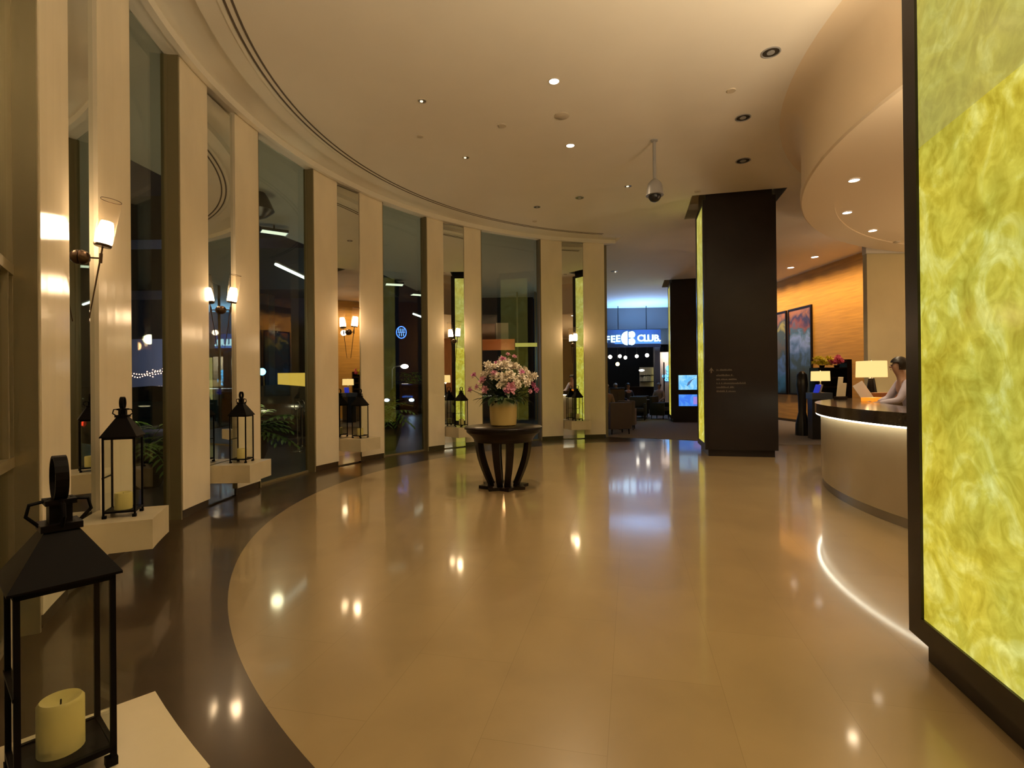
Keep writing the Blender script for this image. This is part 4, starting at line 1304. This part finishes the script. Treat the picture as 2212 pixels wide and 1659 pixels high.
# ------------------------------------------------------------------ outside
M['asphalt'] = mat('grey_paving', (.07, .068, .072), .35, noise=.2, nscale=10)
M['canopy'] = mat('canopy_soffit', (.42, .40, .32), .7)
M['night'] = mat('dark_building', (.03, .03, .035), .8)
arc_out = [pol(a, RW + .16) for a in [-54 + i * 137 / 70 for i in range(71)]]
gp = [(p.x, p.y) for p in arc_out] + [(CAFE_A.x - .1, 13.6), (CAFE_B.x - .1, 25.5), (4.4, 60), (-60, 60), (-60, -8), (-1.9, -8), (-1.9, -1.2)]
MB().prism(gp, -.10, -.02).build('ground_outside', M['asphalt'])['kind'] = 'structure'
cpn = [(p.x, p.y) for p in [pol(a, RW + .14) for a in [-54 + i * 137 / 70 for i in range(71)]]] + [(CAFE_A.x - .1, 13.6), (3.9, 22), (-3.2, 22), (-4.1, 17), (-5.5, 12), (-5.9, 8.2), (-6.1, -4), (-1.9, -4), (-1.9, -1.2)]
MB().prism(cpn, ZC + .005, ZC + .4).build('roof_canopy', M['canopy'])['kind'] = 'structure'
# buildings across the drive
M['farwall'] = mat('far_pale_wall', (.30, .32, .38), .8)
o = MB().box(-46, -22, 44, 46, -.02, 5.4).build('outside_building', M['farwall']); tag(o, 'pale low building with strings of lights seen through first window', 'building', None, 'thing')
o = MB().box(-21, -3, 50, 54, -.02, 16).build('outside_building', M['night']); tag(o, 'dark tall building across the drive behind third window', 'building', None, 'thing')
o = MB().box(-58, -56, 0, 50, -.02, 14).build('outside_building', M['night']); tag(o, 'long dark building far across the drive, at left edge', 'building', None, 'thing')
M['beam'] = mat('overpass_beam', (.05, .055, .065), .6)
o = MB().box(-30, -4.5, 19, 21, 4.9, 6.4).box(-30, -4.5, 19.2, 20.8, 6.8, 8.4).build('outside_walkway', M['beam']); tag(o, 'dark overhead walkway crossing outside beyond the canopy', 'walkway', None, 'thing')
o = MB().box(-.25, .25, -.25, .25, 0, 4.9).build('walkway_post', M['beam']); o.location = (-9.4, 20, -.02); tag(o, 'square post holding the overhead walkway outside', 'post', None, 'thing')

M['bulb'] = emat('warm_bulb', (1, .62, .45), 7)
o = empty('string_lights', (0, 0, 0)); tag(o, 'strings of small warm bulbs on the pale building outside', 'string lights')
cord = MB(); nb = 0
for (x0, y0), (x1, y1), n in (((284, 806), (368, 805), 16), ((286, 812), (330, 814), 9), ((330, 799), (368, 797), 8), ((318, 803), (366, 812), 9)):
    pts = []
    for i in range(n):
        u = i / (n - 1)
        P = aty(x0 + (x1 - x0) * u, y0 + (y1 - y0) * u + 3 * math.sin(PI * u * 2), 40)
        pts.append(P)
        MB().ball(tuple(P), .045, 6, 4).build('bulb', M['bulb'], o)
    cord.tube(pts, .015, 4)
cord.build('cord', M['black'], o)
# car
def car(loc, rz, paint, label, lights=None):
    r = empty('car', loc, rz); tag(r, label, 'car', None)
    Ls = [(-2.2, .42, .62), (-2.15, .38, .80), (-1.4, .36, .92), (-.9, .30, 1.0), (-.2, .28, 1.0), (1.0, .30, .98), (1.6, .34, .96), (2.1, .4, .88), (2.25, .45, .6)]
    b = MB(); prev = None
    for x, zb, zt in Ls:
        w = .88 if abs(x) < 2 else .74
        rg = [b.bm.verts.new((x, y, z)) for y, z in ((-w * .94, zb * .55), (-w, (zb + zt) / 2), (-w * .9, zt), (w * .9, zt), (w, (zb + zt) / 2), (w * .94, zb * .55))]
        if prev:
            for q in range(6): b.bm.faces.new((prev[q], prev[(q + 1) % 6], rg[(q + 1) % 6], rg[q]))
        else: b.bm.faces.new(rg[::-1])
        prev = rg
    b.bm.faces.new(prev)
    b.build('body', paint, r, True)
    b = MB(); prev = None
    for x, w, z in ((-1.25, .8, .93), (-.65, .66, 1.40), (.15, .64, 1.46), (1.0, .66, 1.38), (1.65, .78, .95)):
        rg = [b.bm.verts.new(p) for p in ((x, -.80, .93), (x, -w, z), (x, w, z), (x, .80, .93))]
        if prev:
            for q in range(3): b.bm.faces.new((prev[q], prev[q + 1], rg[q + 1], rg[q]))
        prev = rg
    b.build('cabin', M['carglass'], r, True)
    for x in (-1.4, 1.4):
        for y in (-.82, .82):
            w_ = MB().lathe([(0, -.1), (.2, -.1), (.31, -.09), (.33, 0), (.31, .09), (.2, .1), (0, .1)], 20, T(x, y, .33) @ RX(PI / 2)).build('wheel', M['black'], r, True)
            MB().lathe([(0, -.105), (.19, -.105), (.19, .105), (0, .105)], 12, T(x, y, .33) @ RX(PI / 2)).build('hubcap', M['chrome'], w_, True)
    for y in (-.6, .6):
        MB().ball((-2.2, y, .68), .09, 8, 6, (.5, 1.4, .8)).build('headlight', lights or M['chrome'], r, 'all')
        MB().box(2.2, 2.27, y - .15, y + .15, .62, .72).build('tail_light', M['red'], r)
    return r


M['carglass'] = mat('car_glass', (.02, .025, .03), .08, spec=.9)
M['carblack'] = mat('black_car_paint', (.012, .012, .014), .12, coat=.8)
M['carteal'] = mat('dark_teal_car_paint', (.02, .06, .08), .15, coat=.8)
M['red'] = emat('tail_red', (1, .05, .02), 3)
M['headl'] = emat('headlight_blue', (.45, .62, 1), 20)
M['redp'] = mat('red_paint', (.5, .05, .03), .4)
car((-6.0, 13.2, -.019), .35, M['carblack'], 'black car parked under the canopy, seen through second window')
car((-11.2, 16.5, -.019), .2, M['carteal'], 'dark teal car seen low through the first window')
car((-5.2, 27.0, -.019), 1.5, M['carblack'], 'dark car facing us far off through the third window', M['headl'])
car((-24, 36, -.019), .1, M['redp'], 'red car in front of pale building seen through first window')

# potted plants outside
M['potd'] = mat('dark_pot', (.015, .013, .012), .25)
M['palm'] = mat('palm_leaf', (.10, .22, .03), .5, noise=.3, nscale=5)


def potted(loc, r, h, nl, ll, label, up=.9, leafw=.10):
    o = empty('potted_palm', loc); tag(o, label, 'plant', 'potted plants outside the windows')
    MB().lathe([(0, 0), (r * .62, 0), (r * .95, h * .45), (r, h * .8), (r * .93, h), (r * .84, h), (r * .8, h * .9), (0, h * .9)], 28).build('pot', M['potd'], o, True)
    b = MB()
    for i in range(nl):
        a = rnd.uniform(0, 2 * PI); el = rnd.uniform(.35, 1.35) * up
        d = Vector((math.cos(a) * math.cos(el), math.sin(a) * math.cos(el), math.sin(el)))
        L_ = ll * rnd.uniform(.7, 1.1)
        p = Vector((0, 0, h * .9)); stem = [p.copy()]
        for k in range(7):
            d = (d + Vector((0, 0, -.17))).normalized(); p = p + d * L_ / 7; stem.append(p.copy())
            if k > 0:
                s_ = d.cross(Vector((0, 0, 1)))
                if s_.length < .05: s_ = Vector((1, 0, 0))
                s_.normalize()
                for sg_ in (-1, 1):
                    leaf(b.bm, p, (d * .7 + s_ * sg_), L_ * .34 * (1 - k * .07), leafw * .5, .6, 3)
        b.tube(stem, .006, 4)
    b.build('fronds', M['palm'], o, recalc=False)
    return o


potted((-5.25, 7.5, -.019), .28, .55, 16, .85, 'leafy palm outside the first window behind the lantern')
potted((-4.75, 9.5, -.019), .30, .58, 18, .85, 'leafy palm in dark pot outside the second window')
potted((-2.78, 11.45, -.019), .36, .80, 22, .72, 'tall leafy plant in large round dark pot outside third window')
# stanchions by the car
for i, (px, Y) in enumerate(((642, 11.2), (652, 12.2))):
    P = aty(px, 900, Y)
    o = empty('crowd_stanchion', (P.x, P.y, -.019)); tag(o, ('silver hoop topped stanchion nearer the car wheel', 'silver hoop topped stanchion nearer the third pier')[i], 'stanchion')
    MB().lathe([(0, 0), (.15, 0), (.15, .02), (.02, .04), (.018, .92), (0, .92)], 16).build('post', M['chrome'], o, True)
    MB().tube([(.06 * math.cos(2 * PI * k / 16), 0, 1.0 + .09 * math.sin(2 * PI * k / 16)) for k in range(16)], .01, 6, True).build('hoop', M['chrome'], o, True)

# lamps under the canopy and beyond
M['flood'] = emat('flood_pale', (.85, .95, .75), 1.6)
M['tubel'] = emat('tube_white', (.80, .95, .85), 5)
for i, (px, py, w, l, m_, rz, lb) in enumerate(((592, 492, .28, .55, 'flood', .6, 'rectangular floodlight under the canopy seen through second window'), (852, 608, .38, .6, 'flood', .3, 'rectangular floodlight seen high in third window'), (904, 631, .38, .55, 'flood', .5, 'smaller rectangular floodlight beside the fourth pier'))):
    P = atz(px, py, ZC - .05)
    o = empty('floodlight', (P.x, P.y, ZC - .0), rz); tag(o, lb, 'floodlight')
    MB().box(-l / 2, l / 2, -w / 2, w / 2, -.16, -.10).build('housing', M['black'], o)
    MB().box(-l / 2 + .02, l / 2 - .02, -w / 2 + .02, w / 2 - .02, -.165, -.161).build('lens', M[m_], o)
    MB().tube([(0, 0, -.10), (0, 0, .02)], .02, 6).build('bracket', M['black'], o)
for i, ((xa, ya), (xb, yb), lb) in enumerate((((596, 571), (662, 602), 'long bright light strip outside through second window'), ((893, 678), (912, 685), 'short white light strip outside beside fourth pier'))):
    A_, B_ = atz(xa, ya, ZC - .1), atz(xb, yb, ZC - .1)
    o = empty('strip_light'); tag(o, lb, 'strip light')
    MB().tube([A_, B_], .045, 8).build('tube', M['tubel'], o)
    MB().tube([A_ + Vector((0, 0, .06)), B_ + Vector((0, 0, .06))], .05, 6).build('housing', M['grey'], o)
P = atz(362, 213, ZC - .003)
o = empty('canopy_downlight', (P.x, P.y, ZC - .0)); tag(o, 'small round yellow downlight under canopy in first window', 'ceiling light')
MB().lathe([(0, -.012), (.05, -.012), (.05, -.004), (0, -.004)], 16).build('lamp', emat('yellow_down', (1, .78, .3), 6), o)
MB().lathe([(.05, -.014), (.07, -.010), (.07, .004), (.05, .004)], 20).build('trim_ring', M['grey'], o)
P = aty(560, 410, 9.6)
o = empty('hanging_lamp', (P.x, P.y, 0)); tag(o, 'dark hanging lantern silhouette outside the second window', 'hanging lamp')
MB().tube([(0, 0, P.z - .1), (0, 0, ZC)], .03, 8).build('stem', M['black'], o)
MB().lathe([(0, P.z - .55), (.12, P.z - .5), (.26, P.z - .38), (.16, P.z - .15), (.06, P.z), (0, P.z)], 16).build('body', M['black'], o, True)
# neon badge, street lamp, tree, yellow sign
P = aty(867, 718, 30)
o = empty('neon_badge', tuple(P), .2); o.scale = (.8, .8, .8); tag(o, 'round blue neon badge seen through third window', 'neon sign')
nb_ = MB()
nb_.tube([(.34 * math.cos(2 * PI * k / 20), 0, .42 * math.sin(2 * PI * k / 20)) for k in range(20)], .035, 6, True)
nb_.build('outline', emat('neon_blue', (.05, .16, 1), 5), o)
nb2 = MB()
for x in (-.18, -.06, .06, .18): nb2.tube([(x, 0, .05), (x, 0, .27)], .025, 5)
for x in (-.15, 0, .15): nb2.tube([(x, 0, -.27), (x, 0, -.06)], .025, 5)
nb2.tube([(-.25, 0, 0), (.25, 0, 0)], .02, 5)
nb2.build('strokes', emat('neon_blue_pale', (.12, .3, 1), 4), o)
P = aty(874, 791, 38)
o = empty('street_lamp', (P.x - .9, P.y, -.019)); tag(o, 'street lamp with bright head far away in third window', 'street lamp')
MB().tube([(0, 0, 0), (0, 0, P.z - .2), (.15, 0, P.z), (.6, 0, P.z + .05)], .05, 6).build('pole', M['grey'], o)
MB().ball((.9, 0, P.z), .2, 10, 8, (1.4, 1, .8)).build('head', emat('street_head', (1, .85, .8), 14), o, 'all')
P = aty(883, 812, 34)
o = empty('street_tree', (P.x, P.y, -.019)); tag(o, 'small lit green tree below the street lamp outside', 'tree')
MB().tube([(0, 0, 0), (.1, 0, 1.2)], [.08, .05], 8).build('trunk', M['darkwood'], o)
b = MB()
for i in range(260):
    a = rnd.uniform(0, 2 * PI); rr = rnd.uniform(.1, .8); zz = 1.7 + rnd.uniform(-.4, .5)
    leaf(b.bm, (rr * math.cos(a), rr * math.sin(a), zz), (math.cos(a), math.sin(a), .2), .22, .12, .5, 2)
b.build('crown', mat('lit_leaf', (.25, .5, .06), .6), o, recalc=False)
P0_, P1_ = aty(600, 836, 15.8), aty(668, 804, 15.8)
o = empty('yellow_sign', (P0_.x, P0_.y, -.019)); tag(o, 'low yellow lit sign box behind black car outside', 'sign')
MB().box(0, P1_.x - P0_.x + .6, 0, .12, P0_.z, P1_.z).build('light_box', emat('yellow_box', (.95, .62, .10), .9), o)
MB().box(.1, .18, .02, .1, 0, P0_.z).box(P1_.x - P0_.x, P1_.x - P0_.x + .08, .02, .1, 0, P0_.z).build('legs', M['black'], o)
# blue floodlight at second pier
P = aty(566, 803, 14.8)
o = empty('blue_spotlight', tuple(P)); tag(o, 'small intense blue spotlight outside beside the second pier', 'spotlight')
MB().ball((0, 0, 0), .10, 10, 8).build('lens', emat('blue_spot', (.12, .5, 1), 12), o, 'all')
MB().tube([(0, .05, -.05), (0, .12, -P.z - .01)], .03, 6).build('post', M['black'], o)
# vestibule pieces seen through the last window
M['orangew'] = mat('orange_timber', (.50, .17, .05), .4)
o = empty('porch_beam', (0, 0, 0)); tag(o, 'orange timber porch beam seen through the fourth window', 'beam', None, 'thing')
A_, B_ = aty(1030, 752, 18.5), aty(1112, 741, 18.5)
MB().box(A_.x, B_.x, 18.4, 18.7, A_.z - .08, A_.z + .30).build('beam', M['orangew'], o)
A_, B_ = aty(1036, 752, 19.5), aty(1070, 700, 19.5)
MB().box(A_.x, B_.x, 19.4, 19.5, A_.z, B_.z).build('brown_panel', mat('red_brown_panel', (.16, .045, .02), .5), o)
A_, B_ = aty(1072, 742, 19.5), aty(1098, 698, 19.5)
MB().box(A_.x, B_.x, 19.4, 19.5, A_.z, B_.z).build('pale_panel', mat('pale_curtain', (.55, .48, .38), .6), o)
A_, B_ = aty(1113, 749, 17.5), aty(1166, 741, 17.5)
o = MB().box(A_.x, B_.x + .3, 17.4, 17.55, A_.z, B_.z).build('yellow_light_beam', emat('yellow_beam', (.75, .65, .14), .75)); tag(o, 'slim yellow lit beam seen through the fourth window', 'light box', None, 'thing')
M['teal'] = mat('teal_glass_wall', (.07, .14, .17), .3)
o = empty('glass_vestibule'); tag(o, 'dim teal glazed vestibule beyond the fourth window', 'vestibule', None, 'thing')
MB().box(.9, 2.9, 20.5, 20.6, -.02, ZC).build('glazing', M['teal'], o)
for x in (.2, .9, 1.55): MB().box(x, x + .06, 20.3, 20.4, -.02, ZC).build('mullion', M['frame'], o)
o = MB().box(-3.3, .9, 21.6, 21.8, -.02, ZC).build('wall_outside_far', M['night']); o['kind'] = 'structure'

# ------------------------------------------------------------------ lights
def light(kind, loc, power, col, name, size=.1, **kw):
    l = bpy.data.lights.new(name, kind)
    l.energy = power; l.color = col
    if kind == 'AREA':
        l.size = size
    else:
        l.shadow_soft_size = size
    for k, v in kw.items():
        setattr(l, k, v)
    o = bpy.data.objects.new(name, l); COL.objects.link(o); o.location = loc
    return o


WARM = (1, .75, .46)
def down(px, py, p, col=WARM, z=ZC, ang=130, blend=.8):
    P = atz(px, py, z)
    return light('SPOT', (P.x, P.y, z - .03), p, col, 'downlight_beam', .06, spot_size=math.radians(ang), spot_blend=blend)


for px, py, p in ((1197, 175, 170), (1232, 314, 200)):
    down(px, py, p)
# downlights over the entrance half of the hall, behind and beside the camera
for x, y, p in ((.6, .8, 25), (3.0, -1.0, 80), (5.5, 1.5, 90), (1.2, -3.5, 80), (6.0, -3.5, 80), (-1.0, 3.2, 18), (2.0, 3.6, 50)):
    o = empty('downlight', (x, y, ZC)); 
    MB().lathe([(.068, 0), (.068, -.006), (.058, -.008), (.057, -.001), (.057, 0), (.068, 0)], 24).build('trim_ring', M['flush'], o, True)
    MB().lathe([(0, -.004), (.056, -.004), (.056, -.001), (0, -.001)], 20).build('lamp', M['lit_lamp'], o)
    tag(o, 'lit round downlight on the hall ceiling outside the picture', 'ceiling light', 'downlights over the entrance')
    light('SPOT', (x, y, ZC - .03), p, WARM, 'downlight_beam', .06, spot_size=math.radians(140), spot_blend=.8)
# reception
for px, py in ((1845, 389), (1830, 459), (1885, 498)):
    P = atz(px, py, SZ)
    light('SPOT', (P.x, P.y, SZ - .03), 90, WARM, 'reception_beam', .06, spot_size=math.radians(130), spot_blend=.8)
light('POINT', (7.45, 12.55, 1.5), 6, (1, .66, .34), 'lamp_glow', .08)
light('POINT', (7.9, 12.6, 3.4), 14, (1, .75, .5), 'cabinet_point', .1)  # bare point light above the cabinet, no fixture modelled
light('POINT', (6.02, 8.82, 1.5), 8, (1, .62, .28), 'lamp_glow', .1)
light('POINT', (10.5, 6.0, 2.6), 130, (1, .72, .42), 'reception_point', .3)  # bare point light, no lamp modelled at this spot
u = light('AREA', (8.3, 6.4, 1.3), 70, (1, .72, .42), 'reception_fill', .8); u.rotation_euler = (PI, 0, 0)  # unseen upward fill added to brighten the reception soffit
for y in (13.2, 14.0, 14.8, 15.6, 16.4, 17.2, 18.0, 18.8, 19.6, 20.4):  # more beams than fittings, added in between to soften the wall wash
    s_ = light('SPOT', (8.72, y, ZC - .03), 115, (1, .66, .32), 'wall_wash_beam', .05, spot_size=math.radians(112), spot_blend=1)
    s_.rotation_euler = (0, math.radians(-24), 0)
# unseen fill lights, added to brighten the hall ceiling
for x, y, p in ((.9, 1.2, 125), (3.4, 2.6, 190), (1.5, -2.5, 110)):
    u = light('AREA', (x, y, 3.0), p, (1, .79, .52), 'ceiling_fill', .8)
    u.rotation_euler = (PI, 0, 0)
# cafe
light('AREA', (5.9, 23.9, 3.3), 260, (.16, .42, 1), 'sign_glow', 2.2).rotation_euler = (PI - .25, 0, 0)
light('AREA', (5.8, 22.5, 1.3), 45, (.8, .85, 1), 'cafe_fill', 1.2).rotation_euler = (PI, 0, 0)  # unseen upward fill added to brighten the cafe
light('AREA', (8.2, 26.7, 2.85), 16, (1, .93, .85), 'beige_wall_glow', .5).rotation_euler = (PI / 2 - .5, 0, 0)
# outside
light('AREA', (-7.2, 16.6, 3.4), 45, (.65, .95, 1), 'strip_glow', 1.0).rotation_euler = (PI, 0, 0)
for x, y in ((-4.5, 7.2), (-4.2, 9.3), (-1.9, 11.9)):
    light('POINT', (x, y, 2.4), 13, (1, .9, .6), 'plant_fill', .1)  # unseen point lights added to brighten the potted palms
light('POINT', (-24, 40, 4), 1500, (.55, .62, 1), 'far_building_glow', .5)
for x, y, p in ((-4.9, 3.0, 17), (-5.0, 6.5, 15), (-4.6, 10.0, 15), (-3.0, 13.0, 14), (-1.0, 15.5, 12), (-2.0, 19.0, 10), (1.5, 18.0, 8)):
    u = light('AREA', (x, y, .9), p, (1, .84, .56), 'canopy_fill', 1.0)  # hidden fills added beneath the canopy, no fittings there
    u.rotation_euler = (PI, 0, 0)
light('POINT', (-.2, 17.2, 2.6), 25, (1, .5, .22), 'porch_fill', .15)  # added point light that warms the timber beam, no lamp there
light('POINT', (-4.0, 33.5, 3.2), 60, (.7, 1, .5), 'tree_glow', .2)
light('POINT', (1.6, 19.6, 2.4), 30, (.4, .75, 1), 'vestibule_glow', .2)

w = bpy.data.worlds.new('night_sky'); S.world = w; w.use_nodes = True
w.node_tree.nodes['Background'].inputs['Color'].default_value = (.25, .35, .6, 1)
w.node_tree.nodes['Background'].inputs['Strength'].default_value = .012
